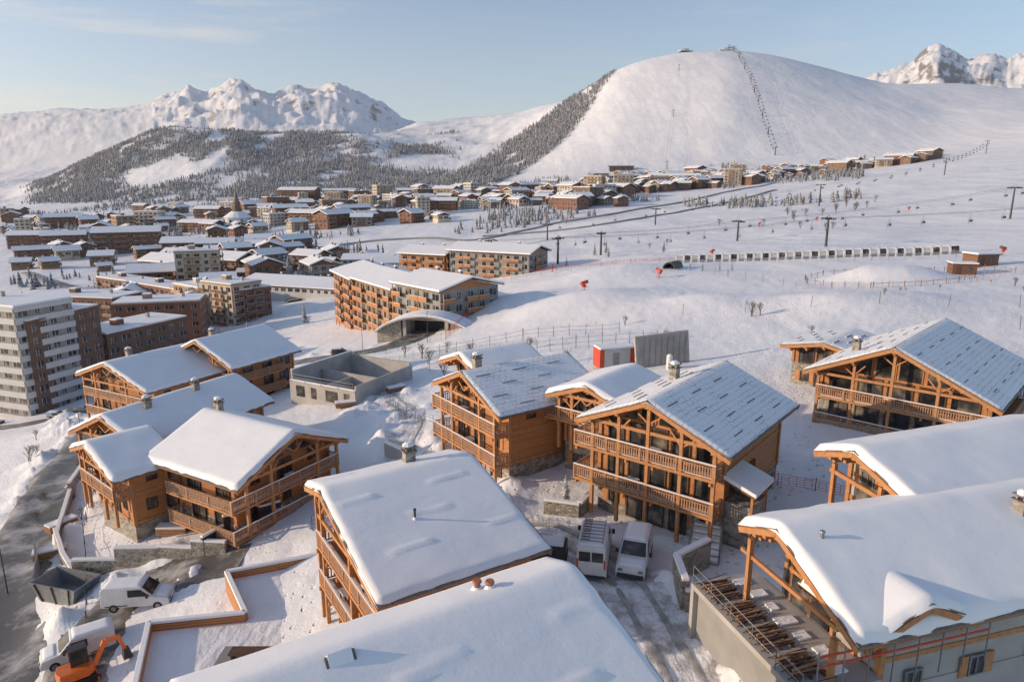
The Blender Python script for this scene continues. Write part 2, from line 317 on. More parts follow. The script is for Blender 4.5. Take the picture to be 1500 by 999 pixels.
# ---------------------------------------------------------------- snow heightfield on a gable roof
def snowfield(name,par,x0,x1,y0,y1,zf,th,mat_,dashes=False,step=.22,seed=0,skirt=.1):
    nx=max(int((x1-x0)/step),6); ny=max(int((y1-y0)/step),6)
    xs=np.linspace(x0,x1,nx+1); ys=np.linspace(y0,y1,ny+1); X,Yv=np.meshgrid(xs,ys)
    d=np.minimum(np.minimum(X-x0,x1-X),np.minimum(Yv-y0,y1-Yv))
    wob=fbm(X/4+seed,Yv/4,3,60+seed); ed=.16+.25*vn(X*.8,Yv*.8,seed+3)
    T=th*np.clip(d/ed,0,1)**.5*(.78+.44*wob)
    if dashes:
        for k,off in enumerate((1.9,4.2,6.6)):
            for sgn in (1,-1):
                xx=sgn*off+.08*np.sin(Yv*1.3); on=sst(.0,.35,(Yv+k*2.3)%6.2)*(1-sst(2.6,3.,(Yv+k*2.3)%6.2))
                T+=.10*np.exp(-((X-xx)/.12)**2)*on*(d>.5)
    zz=zf(X)+T; zz[d<1e-6]-=skirt
    jx=np.where((X-x0<1e-6)|(x1-X<1e-6),(vn(X*0+seed,Yv*1.7,seed+11)-.5)*.14,0); jy=np.where((Yv-y0<1e-6)|(y1-Yv<1e-6),(vn(X*1.7,Yv*0+seed,seed+12)-.5)*.12,0)
    if th<.15: jx=jx*.3; jy=jy*.3
    vs=np.stack([X+jx,Yv+jy,zz],-1).reshape(-1,3)
    W=nx+1; fs=[(j*W+i,j*W+i+1,(j+1)*W+i+1,(j+1)*W+i) for j in range(ny) for i in range(nx)]
    b=MB(); b.v=[tuple(p) for p in vs.tolist()]; b.f=fs; b.m=[0]*len(fs); b.mats=[mat_]
    return b.obj(name,par,smooth=True)
def rail(b,p,q,z,m,style=0,h=1.0):
    p=Vector((p[0],p[1],0));q=Vector((q[0],q[1],0));L=(q-p).length
    if L<.2: return
    b.beam(p+Vector((0,0,z+h)),q+Vector((0,0,z+h)),.12,.09,m); b.beam(p+Vector((0,0,z+.15)),q+Vector((0,0,z+.15)),.07,.08,m)
    b.beam(p+Vector((0,0,z+h-.18)),q+Vector((0,0,z+h-.18)),.06,.06,m)
    n=max(int(L/.19),1)
    for i in range(n):
        t=(i+.5)/n; c=p.lerp(q,t); w=.09
        dv=(q-p).normalized()*w/2
        b.beam(c-dv+Vector((0,0,z+.15+(h-.33)/2)),c+dv+Vector((0,0,z+.15+(h-.33)/2)),.03,h-.33,m)
    n=max(int(L/2.4),1)
    for i in range(n+1):
        c=p.lerp(q,i/n); b.beam(c+Vector((0,0,z-.1)),c+Vector((0,0,z+h+.05)),.13,.13,m)
def chimney(b,sb,x,y,z0,z1,w=.6):
    b.box(x-w/2,x+w/2,y-w*.6,y+w*.6,z0,z1,stone); b.box(x-w/2-.1,x+w/2+.1,y-w*.6-.1,y+w*.6+.1,z1,z1+.08,slate)
    for dx in (-w*.35,w*.35):
        for dy in (-w*.4,w*.4): b.box(x+dx-.06,x+dx+.06,y+dy-.06,y+dy+.06,z1+.08,z1+.28,stone)
    b.box(x-w/2-.08,x+w/2+.08,y-w*.6-.08,y+w*.6+.08,z1+.28,z1+.36,slate)
    n=8; zt=z1+.36
    ring=[(x+math.cos(i*math.pi/4+.39)*w*.6,y+math.sin(i*math.pi/4+.39)*w*.72) for i in range(n)]
    top=[(x+math.cos(i*math.pi/4+.39)*w*.3,y+math.sin(i*math.pi/4+.39)*w*.35) for i in range(n)]
    sb.add([(a,c,zt) for a,c in ring]+[(a,c,zt+.12) for a,c in ring]+[(a,c,zt+.24) for a,c in top],
       [(i,(i+1)%n,n+(i+1)%n,n+i) for i in range(n)]+[(n+i,n+(i+1)%n,2*n+(i+1)%n,2*n+i) for i in range(n)]+[tuple(range(2*n,3*n))],snow_roof)
def chalet(name,F,ang,L,hL,hR,R,pitch,storeys=3,thin=False,ov=1.7,balF=True,balL=False,balR=False,glaz=False,body=None,
           stone_h=2.6,chim=((.5,-1.2),),front_levels=(0,1),zb=None,dash=True,th=.34,wm=None,os_=1.1,seed=0,roofonly=False,pipes=()):
    body=body or wood
    rz=R_(ang)-math.pi/2; e=empty(name,(F[0],F[1],0),rz)
    c,s=math.cos(R_(ang)),math.sin(R_(ang))
    def W(x,y): return (F[0]+c*y+s*x,F[1]+s*y-c*x)
    ob=.9; wl=max(hL-os_,.8); wr=hR-os_; yb=L-ob
    if zb is None: zb=min(gz(*W(x,y)) for x in (-wl,wr) for y in (ov,yb))-.8
    zt=lambda x: R-th-abs(x)*pitch
    b=MB()
    for sg,h in ((-1,hL),(1,hR)):
        x=sg*h; pr=[(0,zt(0)),(x,zt(x)),(x,zt(x)-.16),(0,zt(0)-.16)]
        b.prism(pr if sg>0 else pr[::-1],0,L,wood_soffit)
        pr=[(0,zt(0)+.1),(x*1.012,zt(x)+.08),(x*1.012,zt(x)+.015),(0,zt(0)+.015)]
        b.prism(pr if sg>0 else pr[::-1],-.06,L+.06,slate)
        for y in (-.05,L+.01):
            b.beam((0,y,zt(0)-.20),(x,y,zt(x)-.20),.07,.30,beam)
        n=int((L-.6)/.75)
        for i in range(n+1):
            y=.3+i*(L-.6)/n
            xa=sg*((wr if sg>0 else wl)-.1)
            b.beam((xa,y,zt(xa)-.25),(x*.985,y,zt(x*.985)-.25),.11,.16,beam)
    b.obj('roof_timber',e)
    snowfield('roof_snow',e,-hL-.03,hR+.03,-.08,L+.08,lambda X: R-th+.09-np.sqrt(X*X+.12)*pitch+.3*pitch*.6,(.08 if thin else th-.06),MATS['snowy_slates'] if thin else snow_roof,dash and not thin,seed=seed)
    if thin:
        g=MB()
        for sg,h in ((-1,hL),(1,hR)):
            for k,fr in enumerate((.2,.42,.64,.86)):
                x=sg*h*fr; y=.8+(k%2)*1.9
                while y<L-1.6:
                    z=zt(x)+.22; g.beam((x,y,z),(x,y+1.5,z),.07,.1,darkwood)
                    for yy in (y+.2,y+1.3): g.beam((x,yy,z-.14),(x,yy,z),.05,.05,dmetal)
                    g.box(x-.16 if sg>0 else x-.02,x+.02 if sg>0 else x+.16,y,y+1.5,z-.12,z+.03,snow_roof)
                    y+=3.9
        g.obj('snow_guards',e)
    if pipes:
        g=MB()
        for (x,y,r,h,mm) in pipes:
            z=zt(x)+.1; g.cyl((x,y,z),(x,y,z+h),r,r,10,mm); g.cyl((x,y,z+h),(x,y,z+h+.08),r*1.5,r*1.3,10,mm); g.cyl((x,y,z+.15),(x,y,z+.36),r*2.2,r*1.2,10,snow_roof)
        g.obj('vent_pipes',e)
    if roofonly: return e,W
    b=MB()
    for x in (-wl+.12,-wl*.5,0,wr*.5,wr-.12):
        z=zt(x)-.36; b.box(x-.13,x+.13,-.02,ov+.3,z-.16,z+.16,beam); b.box(x-.13,x+.13,yb-.3,L-.05,z-.16,z+.16,beam)
        b.box(x-.1,x+.1,.35,ov+.3,z-.42,z-.17,beam)
    zr=lambda x: zt(x)-.17
    zs=zb+stone_h+.8
    w=MB(); w.prism([(-wl,zs),(wr,zs),(wr,zr(wr)),(0,zr(0)),(-wl,zr(wl))],ov,yb,body); w.obj('walls',e)
    w=MB(); w.box(-wl-.06,wr+.06,ov-.06,yb+.06,zb-2,zs+.003,stone if body is not concrete else concrete); w.obj('base_walls',e)
    for x in (-wl,wr):
        for y in (ov,yb): b.box(x-.14,x+.14,y-.14,y+.14,zs,zr(abs(x))-.1,beam)
    zE=min(zr(wr),zr(wl)); fl=[zE-2.25-2.75*k for k in range(storeys)]
    fl=[f for f in fl if f>zb+.3]
    for f in fl: 
        if f>zs: b.box(-wl-.05,wr+.05,ov-.08,yb+.08,f-.15,f+.12,beam)
    fr=MB(); gl=MB()
    def wb(mb,side,s0,s1,z0,z1,d0,d1,m):
        if side=='F': mb.box(s0,s1,ov-d1,ov-d0,z0,z1,m)
        elif side=='B': mb.box(s0,s1,yb+d0,yb+d1,z0,z1,m)
        elif side=='R': mb.box(wr+d0,wr+d1,s0,s1,z0,z1,m)
        else: mb.box(-wl-d1,-wl-d0,s0,s1,z0,z1,m)
    def win(side,s0,s1,z0,z1,mull=1,base=0.,shut=False):
        t=.09; wb(gl,side,s0+t,s1-t,z0+t,z1-t,base+.0,base+.03,glass)
        for a in ((s0,s0+t,z0,z1),(s1-t,s1,z0,z1),(s0+t,s1-t,z0,z0+t),(s0+t,s1-t,z1-t,z1)): wb(fr,side,*a,base,base+.11,wm or darkwood)
        for k in range(mull):
            c_=s0+(s1-s0)*(k+1)/(mull+1); wb(fr,side,c_-.035,c_+.035,z0+t,z1-t,base+.03,base+.08,wm or darkwood)
        if shut:
            for a in ((s0-.5,s0-.04),(s1+.04,s1+.5)): wb(fr,side,a[0],a[1],z0,z1,base,base+.07,beam)
    rr=random.Random(seed+5)
    for k,f in enumerate(fl):
        bs=.065 if f<zs-.5 else 0.
        nb=(5 if glaz else 3) if wr+wl>8 else 3
        if wr+wl>5:
         for i in range(nb):
            s0=-wl+.5+(wr+wl-1)*i/nb+.2; s1=-wl+.5+(wr+wl-1)*(i+1)/nb-.2
            if glaz and not (k==len(fl)-1 and i in (0,4)): win('F',s0,s1,f+.15,f+2.2,0,bs)
            elif rr.random()<.65: c_=(s0+s1)/2; win('F',c_-.85,c_+.85,f+.15,f+2.15,1,bs)
            else: c_=(s0+s1)/2; win('F',c_-.5,c_+.5,f+.95,f+2.1,1,bs,True)
        n=max(int((yb-ov)/3.2),1)
        for side in 'LR':
            for i in range(n):
                y=ov+(yb-ov)*(i+.5)/n+rr.uniform(-.3,.3)
                if (side=='R' and balR) or (side=='L' and balL): win(side,y-.9,y+.9,f+.15,f+2.2,1,bs)
                elif rr.random()<.75: win(side,y-.5,y+.5,f+.9,f+2.0,1,bs,rr.random()<.5)
        win('B',-.9,.9,f+.9,f+2,1,bs)
    za=zE+.15
    for i,(xa,xb) in enumerate(((-wl*.62,-wl*.33),(-wl*.28,-.12),(.12,wr*.28),(wr*.33,wr*.62))):
        ha,hb=zr(xa)-.55,zr(xb)-.55
        if min(ha,hb)>za+.2:
            y=ov-.04; gl.add([(xa,y,za),(xb,y,za),(xb,y,hb),(xa,y,ha)],[(0,1,2,3)],glass)
            for p,q in (((xa,y,za),(xb,y,za)),((xb,y,za),(xb,y,hb)),((xb,y,hb),(xa,y,ha)),((xa,y,ha),(xa,y,za))): fr.beam(p,q,.08,.08,beam)
    fr.obj('window_frames',e); gl.obj('window_glass',e)
    rl=MB(); sn=MB()
    dp=1.5
    lv=[fl[k] for k in front_levels if k<len(fl)]
    xl=-wl-(dp if balL else 0); xr=wr+(dp if balR else 0); y0=ov-dp
    for f in lv:
        if balF:
            b.box(xl,xr,y0,ov-.09,f-.2,f,beam); rail(rl,(xl+.06,y0+.06),(xr-.06,y0+.06),f,beam_old)
            if not balL: rail(rl,(xl+.06,y0+.1),(xl+.06,ov-.2),f,beam_old)
            if not balR: rail(rl,(xr-.06,y0+.1),(xr-.06,ov-.2),f,beam_old)
            sn.box(xl+.0,xr,y0-.0,y0+.12,f+1.05,f+1.10,snow_roof); sn.box(xl+.15,xr-.15,y0+.2,y0+.75,f+.002,f+.09,snow_roof)
            for i in range(6):
                x=xl+.3+(xr-xl-.6)*i/5; b.box(x-.09,x+.09,y0-.12,ov-.1,f-.42,f-.2,beam)
            tx=xl+(xr-xl)*rr.uniform(.2,.7); sn.box(tx,tx+.9,y0+.45,y0+1.05,f+.72,f+.84,snow_roof); b.box(tx+.02,tx+.88,y0+.47,y0+1.03,f+.68,f+.718,darkwood); b.box(tx+.1,tx+.16,y0+.5,y0+.56,f,f+.68,darkwood); b.box(tx+.74,tx+.8,y0+.9,y0+.96,f,f+.68,darkwood)
        ye=ov+(yb-ov)*.72
        if balL: b.box(-wl-dp,-wl-.06,ov-.09,ye,f-.2,f,beam); rail(rl,(xl+.06,y0+.2),(xl+.06,ye-.1),f,beam_old); rail(rl,(xl+.1,ye-.06),(-wl-.1,ye-.06),f,beam_old); sn.box(xl+.15,xl+.9,y0+1.6,ye-.15,f+.002,f+.1,snow_roof)
        if balR: b.box(wr+.06,wr+dp,ov-.09,ye,f-.2,f,beam); rail(rl,(xr-.06,y0+.2),(xr-.06,ye-.1),f,beam_old); rail(rl,(wr+.1,ye-.06),(xr-.1,ye-.06),f,beam_old)
    if balF and lv:
        for x in (-wl+.15,-wl*.5,0,wr*.5,wr-.15):
            if x==0 and glaz is False: continue
            b.box(x-.12,x+.12,y0+.02,y0+.26,max(zb,min(lv)-2.6),zr(x)-.5,beam)
        for x,d in ((-wl*.5,1),(-wl*.5,-1),(0,1),(0,-1),(wr*.5,1),(wr*.5,-1)):
            xx=x+d*.9; b.beam((x,y0+.14,zr(x)-1.6),(xx,y0+.14,min(zr(xx),zr(x))-.55),.11,.11,beam)
        b.beam((-wl,y0+.14,zE-.05),(wr,y0+.14,zE-.05),.16,.24,beam)
    b.obj('timber_frame',e); rl.obj('balcony_railings',e); sn.obj('railing_snow',e)
    cb=MB(); cs=MB()
    for fy,x in chim: chimney(cb,cs,x,L*fy,zt(x)-.3,zt(x)+1.15)
    cb.obj('chimney',e); cs.obj('chimney_snow',e)
    return e,W
CH={}
CH['M']=chalet('timber_chalet',(9.3,45.1),51,14.1,5.8,6.2,10.6,.43,3,thin=True,balL=True,glaz=True,front_levels=(0,1),chim=((.6,-2.),),seed=1,ov=1.9)
e=CH['M'][0]; t=MB()
for (y0_,y1_,z_) in ((1.8,5.2,4.6),):
    t.prism([(5.15,z_+.75),(7.4,z_),(7.4,z_-.15),(5.15,z_+.6)],y0_,y1_,wood_dark); t.prism([(5.15,z_+1.05),(7.45,z_+.28),(7.45,z_+.02),(5.15,z_+.78)],y0_-.05,y1_+.05,snow_roof)
    for yy in (y0_+.3,y1_-.3): t.box(7.0,7.16,yy,yy+.16,-1,z_+.05,beam)
t.box(5.2,7.1,2.2,4.9,-1,3.6,stone); t.obj('porch_roofs',e)
CH['N']=chalet('timber_chalet',(-4.5,57.8),35,12.1,5.4,6.1,9.2,.42,3,thin=True,balL=True,chim=((.2,-1.2),),seed=2)
chalet('timber_chalet',(-5.4,66.2),35,8.5,4,4,8.6,.36,2,balF=False,chim=(),seed=3,dash=False)
chalet('timber_chalet',(6.0,53.8),51,8.5,4,4,9.1,.36,3,balL=True,front_levels=(0,),chim=(),seed=4,dash=False)
CH['R']=chalet('timber_chalet',(33.4,58),46,18.3,7.6,8.4,11.3,.46,3,thin=True,balL=False,balR=True,glaz=True,front_levels=(0,1),chim=((.25,-4.4),),seed=5,ov=2.2)
chalet('timber_chalet',(33.4,71.3),46,10,4.6,4,8.6,.2,2,thin=True,balF=False,chim=(),seed=6,os_=.9)
CH['C']=chalet('timber_chalet',(-11.7,38.4),32,10.6,3.4,9.4,7.,.27,3,balL=False,chim=((.62,-1.6),),seed=7,front_levels=(0,1),th=.28,pipes=((4.6,4.2,.07,.8,dmetal),))
CH['FG']=chalet('timber_chalet',(-10.2,17.4),31,15.,2.2,9.,9.9,.35,3,balF=False,chim=(),seed=8,th=.28,pipes=((-.8,10.8,.13,.55,terracotta),(-.5,11.2,.13,.45,terracotta),(5,7,.07,.5,dmetal)))
t=MB(); t.box(.1,.75,4.7,5.3,8.4,9.55,slate); t.prism([(-.1,9.5),(.43,9.95),(.95,9.5),(.95,9.44),(-.1,9.44)],4.5,5.5,slate); t.prism([(.1,9.68),(.43,10.02),(.75,9.68)],4.6,5.4,snow_roof); t.obj('roof_vent',CH['FG'][0])
CH['L7']=chalet('timber_chalet',(-38.9,58.3),50,6.,3.9,6.,2.2,.34,2,balR=False,chim=(),seed=9,front_levels=(0,),dash=False)
CH['L8']=chalet('timber_chalet',(-19.4,57.8),150,12.8,6.7,6.4,3.5,.43,3,balL=True,chim=((.88,.6),),seed=10,dash=False)
CH['L9']=chalet('timber_chalet',(-40.7,64),64,17,5.6,5.8,2.9,.45,3,chim=((.25,1.2),(.62,.8)),seed=11,dash=False)
CH['L10']=chalet('timber_chalet',(-56.6,91.3),62,15.3,7,9,1.,.34,3,chim=((.3,-1.2),),seed=12,dash=False)
CH['L11']=chalet('timber_chalet',(-47.6,99.6),62,13.6,6.5,7.8,2.3,.45,3,balR=True,chim=((.3,-1.2),),seed=13,dash=False)
e,W_=chalet('unfinished_chalet',(12.9,30.3),16,19,2.9,5.7,9.,.42,2,ov=2.4,balF=False,body=concrete,chim=((.72,1.6),),seed=14,dash=False,th=.45,wm=metal,pipes=((1.2,1.6,.09,.7,metal),))
t=MB(); t.box(-4.2,4.9,-1.9,2.3,3.2,3.5,concrete); t.box(-4.2,-3.9,-1.9,2.3,-2,3.2,concrete); t.box(4.6,4.9,-1.9,2.3,-2,3.2,concrete); t.box(-3.9,4.6,-1.6,2.3,-2,3.19,concrete_d)
for x in (-1.9,4.3): t.box(x-.12,x+.12,-.1,.14,3.5,7.4-abs(x)*.42 if x>0 else 7.1,beam)
for x in (-1.3,.2,1.8,3.2): t.box(x-.1,x+.1,2.2,2.34,3.5,8.-abs(x)*.42,beam)
for z in (5.2,6.6): t.box(-1.6,4.4,2.16,2.3,z,z+.2,beam)
t.box(-1.9,1.6,2.2,2.36,3.6,5.1,glass)
t.box(-2.7,4.4,.0,.16,6.0,6.2,beam); t.obj('terrace_slab',e)
t=MB()
for k in range(4):
    y0=-1.6+.05*k; x0=-3.8+k*2.05
    for j in range(3): t.box(x0,x0+1.7,y0+j*.7,y0+j*.7+.1,3.5,3.62,darkwood)
    for j in range(7): t.box(x0+.05+j*.24,x0+.15+j*.24,y0-.05,y0+1.6,3.62,3.68,beam_old if j%2 else darkwood)
    for j in range(3): t.beam((x0+.2+j*.5,y0+.1,3.74),(x0+.3+j*.4,y0+1.5,3.76),.08,.1,beam_old if (k+j)%2 else darkwood)
for k in range(6):
    x=-4.1+k*1.78; t.cyl((x,-1.85,3.5),(x,-1.85,4.6),.025,.025,6,metal)
for z in (4.05,4.55): t.cyl((-4.1,-1.85,z),(4.8,-1.85,z),.022,.022,6,metal)
for k in range(18):
    x=-3.9+k*.48; t.beam((x,-1.75,3.55),(x+random.uniform(-.3,.3),.2,3.82),.03,.03,dmetal)
for k in range(7): t.box(-3.7+k*1.2,-3.1+k*1.2,.3+.2*(k%3),1.2+.2*(k%2),3.502,3.6,snow)
t.obj('pallets_and_railing',e)
e2,_=chalet('unfinished_chalet',(20.2,37.8),19,17,3.,5.2,10,.36,2,ov=2.,balF=False,body=concrete,chim=(),seed=15,dash=False,th=.45,wm=metal)
t=MB(); 
for x in (-1.7,1.8,3.9): t.box(x-.12,x+.12,.3,.54,4,9.-abs(x)*.36-.3,beam)
t.beam((-2,.42,7.6),(4.2,.42,7.2),.18,.26,beam); t.box(-1.2,1.2,1.9,2.04,5.2,7.,glass); t.obj('gable_truss',e2)
e3,W3=chalet('roof_dormer',(18,26.),106,4.6,2.9,2.9,7.75,.45,roofonly=True,th=.35,seed=16,dash=False)
t=MB(); t.prism([(-2.1,4.5),(2.1,4.5),(2.1,6.3),(0,7.2),(-2.1,6.3)],1.2,3,concrete)
for x in (-2.2,0,2.2): t.box(x-.12,x+.12,.1,1.4,6.95-abs(x)*.45-.3,6.95-abs(x)*.45,beam)
for x in (-1.9,-.7,.7,1.9): t.box(x-.09,x+.09,1.02,1.19,4.5,6.9-abs(x)*.45-.1,beam)
t.box(-1.8,-.8,1.15,1.197,4.9,6.1,glass); t.box(-.6,.6,1.15,1.197,4.9,6.4,glass); t.box(.8,1.8,1.15,1.197,4.9,6.1,glass)
t.obj('dormer_wall',e3)
t=MB()
for z in (4.9,5.4): t.beam((-5,.6,z),(4.5,.6,z),.04,.1,red)
for k in range(8): t.beam((-5+k*1.35,.6,3.2),(-5+k*1.35,.6,5.6),.05,.05,metal)
t.obj('guard_rails',e3)
# ---------------------------------------------------------------- roads
def ribbon(name,pts,w,mt_,off=.12,step=1.5,ws=6,side=0.):
    P=[Vector((x,y,0)) for x,y in pts]; C=[]
    n=len(P)
    for i in range(n-1):
        p0=P[max(i-1,0)];p1=P[i];p2=P[i+1];p3=P[min(i+2,n-1)]; k=max(int((p2-p1).length/step),2)
        for j in range(k):
            t=j/k; C.append(.5*((2*p1)+(p2-p0)*t+(2*p0-5*p1+4*p2-p3)*t*t+(3*p1-p0-3*p2+p3)*t**3))
    C.append(P[-1]); b=MB(); rows=[]
    for i,c in enumerate(C):
        d=(C[min(i+1,len(C)-1)]-C[max(i-1,0)]).normalized(); sd=Vector((d.y,-d.x,0)); row=[]
        c=c+sd*(side+(.12*math.sin(i*.5) if side else 0))
        zc=max(gz((c+sd*(w*s_)).x,(c+sd*(w*s_)).y) for s_ in (-.3,0,.3))
        for j in range(ws+1):
            ww=w*(j/ws-.5)*(1+(.12 if w>2 else .3)*math.sin(i*.7+j*3)*(j in (0,ws))); q=c+sd*ww; zg=gz(q.x,q.y)
            row.append((q.x,q.y,(max(zg+off,zc-.1) if j not in (0,ws) else zg-(.05 if not side else -off*.8))))
        rows.append(row)
    b.v=[p for r in rows for p in r]; k=ws+1
    b.f=[(i*k+j,i*k+j+1,(i+1)*k+j+1,(i+1)*k+j) for i in range(len(rows)-1) for j in range(ws)]; b.m=[0]*len(b.f); b.mats=[mt_]
    return b.obj(name,smooth=True)
ribbon('road',[(-27,28),(-33,36),(-40,46),(-47,58),(-54,74),(-61,92),(-68,112),(-80,138),(-92,158)],6.5,asphalt)
ribbon('road',[(-135,148),(-108,140),(-88,142),(-72,150)],6,asphalt,.2)
ribbon('road',[(-84,176),(-62,160),(-42,148),(-27,146),(-21,157),(-20,170)],8,asphalt,.25)
ribbon('road',[(-91,282),(-125,380),(-131,470),(-100,500),(-60,490),(-22,450),(25,518),(84,572),(205,700),(300,800)],7,farroad,.8,8)
ribbon('road',[(-20,470),(60,470),(150,560),(260,690)],5,farroad,.8,8)
ribbon('road',[(-135,480),(-240,560),(-330,620)],8,farroad,.8,8)
ribbon('road',[(-120,300),(-200,330),(-300,420)],7,farroad,.8,8)
LN=[(10.5,16),(9.2,26),(8.4,34),(6.5,41),(3,46),(-1,45.5)]
L2=[(-8,60),(-11.5,68),(-12,78),(-18,92),(-26,110),(-34,130)]
ribbon('packed_snow_lane',LN,5.,snow_dirty,.06,.8)
ribbon('packed_snow_lane',L2,4,snow_dirty,.06,1)
ribbon('packed_snow_lane',[(-27,34),(-30,41),(-31,47),(-27,50),(-22,50.5)],5.,asphalt,.06,.8)
for ln_,o1 in ((LN,.16),(L2,.16)):
    for sd_ in (-.85,.85): ribbon('tyre_track',ln_,.42,slush,o1,.8,2,side=sd_)
# ---------------------------------------------------------------- apartments
def apt(w,d,h,wall,wall2=None,roof='flat',seed=0,bal=True,fh=2.9,bm=None,band=False,frames=None,rp=.36):
    r=random.Random(seed); b=MB(); wall2=wall2 or wall
    b.box(-w/2,w/2,-d/2,d/2,-6,h,wall); nf=max(int(h/fh),1); frames=frames or whiter
    bw=3.4
    for side,length in (('F',w),('B',w),('L',d),('R',d)):
        n=max(int(length/bw),1)
        def bx(s0,s1,z0,z1,d0,d1,m):
            if side=='F': b.box(s0,s1,-d/2-d1,-d/2-d0,z0,z1,m)
            elif side=='B': b.box(s0,s1,d/2+d0,d/2+d1,z0,z1,m)
            elif side=='L': b.box(-w/2-d1,-w/2-d0,s0,s1,z0,z1,m)
            else: b.box(w/2+d0,w/2+d1,s0,s1,z0,z1,m)
        for k in range(nf):
            z=k*fh+(h-nf*fh)
            if band:
                bx(-length/2,length/2,z+2.1,z+fh+.6 if k<nf-1 else h-.02,.0,.35,wall2)
            for i in range(n):
                s0=-length/2+length*i/n; s1=s0+length/n; ww=r.choice((.6,.9,1.1))
                bx(s0+ww,s1-ww,z+.5 if bal else z+.9,z+2.1,-.02,.04,glass)
                bx(s0+ww,s0+ww+.1,z+.5,z+2.1,.04,.09,frames); bx((s0+s1)/2-.04,(s0+s1)/2+.04,z+.5,z+2.1,.04,.09,frames)
                if bal and side in 'FR' and (i+seed)%3!=2:
                    bx(s0+.1,s1-.1,z-.05,z+.1,.0,1.3,wall2); bx(s0+.1,s1-.1,z+.1,z+1.0,1.2,1.28,bm or wall2); bx(s0+.1,s1-.1,z+1.,z+1.06,1.15,1.33,snow_roof)
                    if k==0: bx(s0+.1,s0+.3,-2,h-.3,1.0,1.19,wall2)
    if roof=='flat':
        b.box(-w/2-.3,w/2+.3,-d/2-.3,d/2+.3,h,h+.35,wall2); b.box(-w/2,w/2,-d/2,d/2,h+.35,h+.75,snow_roof)
        b.box(-w*.2,-w*.2+2.5,-1,1.5,h+.7,h+2.2,wall2); b.box(-w*.2,-w*.2+2.5,-1,1.5,h+2.2,h+2.5,snow_roof)
        b.box(w*.25,w*.25+.8,1,1.9,h+.7,h+2.,concrete)
    else:
        o=1.2; rh=(d/2+o)*rp
        for sg in (-1,1):
            y=sg*(d/2+o)
            vs=lambda z: [(-w/2-o,0,h+rh+z),(w/2+o,0,h+rh+z),(w/2+o,y,h+z-.1),(-w/2-o,y,h+z-.1)]
            for z0,z1,mm in ((0,.25,darkwood),(.25,.7,snow_roof)):
                A=vs(z0);B=vs(z1); ff=[(0,1,2,3),(4,5,6,7),(0,1,5,4),(1,2,6,5),(2,3,7,6),(3,0,4,7)]
                b.add(A+B,ff,mm)
        for x in (-w/2,w/2): b.add([(x,-d/2,h),(x,d/2,h),(x,0,h+rh*d/(d+2*o))],[(0,1,2)],wall2)
        for k in range(2):
            x=w*(-.25+.5*k); b.box(x-.4,x+.4,.6,1.4,h+rh-1,h+rh+1.2,stone); b.box(x-.45,x+.45,.55,1.45,h+rh+1.2,h+rh+1.5,snow_roof)
    return b.mesh('apartment')
def place(name,me,x,y,rz=0,s=1,dz=0): return inst(name,me,(x,y,gz(x,y)+dz),R_(rz),(s,s,s))
def boxbuild(name,P0,P1,depth,ztop,wall,wall2,**k):
    dx,dy=P1[0]-P0[0],P1[1]-P0[1]; w=math.hypot(dx,dy); an=math.atan2(dy,dx); cx=(P0[0]+P1[0])/2; cy=(P0[1]+P1[1])/2
    nx,ny=-math.sin(an),math.cos(an); cx+=nx*depth/2; cy+=ny*depth/2
    zg=min(gz(*P0),gz(*P1)); h=ztop-zg
    return inst(name,apt(w,depth,h,wall,wall2,**k),(cx,cy,zg),an)
boxbuild('white_apartment_building',(-172,172),(-112,151),14,-2.5,concrete_d,whiter,bal=False,band=True,seed=3)
boxbuild('brown_apartment_building',(-110.5,152.5),(-107,174),14,-6,brownr,redbr,bal=False,seed=4)
boxbuild('brown_apartment_building',(-106.5,175),(-97,200),14,-14,brownr,redbr,bal=False,seed=5)
boxbuild('brown_apartment_building',(-128,215),(-103,222),14,-13,redbr,tan,bal=False,seed=51)
boxbuild('brown_apartment_building',(-165,232),(-134,226),14,-13,redbr,brownr,bm=tan,seed=52)
boxbuild('beige_apartment_building',(-131,262),(-116,250),12,-13,tan,cream,bm=wood,seed=6)
boxbuild('beige_apartment_building',(-115,250),(-100,241),13,-10.5,cream,tan,bm=redbr,seed=7)
boxbuild('beige_apartment_building',(-99.5,242),(-91,255),12,-13,redbr,tan,bm=brownr,seed=8)
boxbuild('brown_apartment_building',(-160,285),(-133,266),12,-16,redbr,brownr,bm=redbr,seed=9)
boxbuild('brown_apartment_building',(-190,310),(-162,292),12,-17,brownr,redbr,bm=redbr,seed=10)
boxbuild('timber_apartment_building',(-57,218),(-46.5,198),20,-2.5,wood,beam,bm=wood,roof='gable',seed=11,rp=.22)
boxbuild('timber_apartment_building',(-45.5,197),(-31,175.5),18,-2.,tan,beam,bm=wood,roof='gable',seed=12,rp=.24)
boxbuild('grey_apartment_building',(-30,174.5),(-17,160),18,.0,concrete_d,wood,bm=wood,roof='gable',seed=13,rp=.24)
boxbuild('grey_apartment_building',(-24,262),(6,246),16,0.,concrete_d,wood,bm=wood,roof='gable',seed=14,rp=.25)
boxbuild('timber_apartment_building',(-44,270),(-26,262),16,-2,wood,beam,bm=wood,roof='gable',seed=15,rp=.25)
hall=apt(50,24,5.5,whiter,whiter,roof='gable',bal=False,seed=4,rp=.2); place('sports_hall',hall,-92,300,-20)
place('sports_hall',hall,-48,340,15,.8); place('sports_hall',hall,-70,370,5,.8)
b=MB(); b.box(-4.7,4.7,6,6.3,-3,3.8,dmetal); b.box(-5.5,-4.7,0,9,-3,4.0,concrete); b.box(4.7,5.5,0,9,-3,4.0,concrete)  # dark back panel stands in for the shade inside the underpass; then side walls
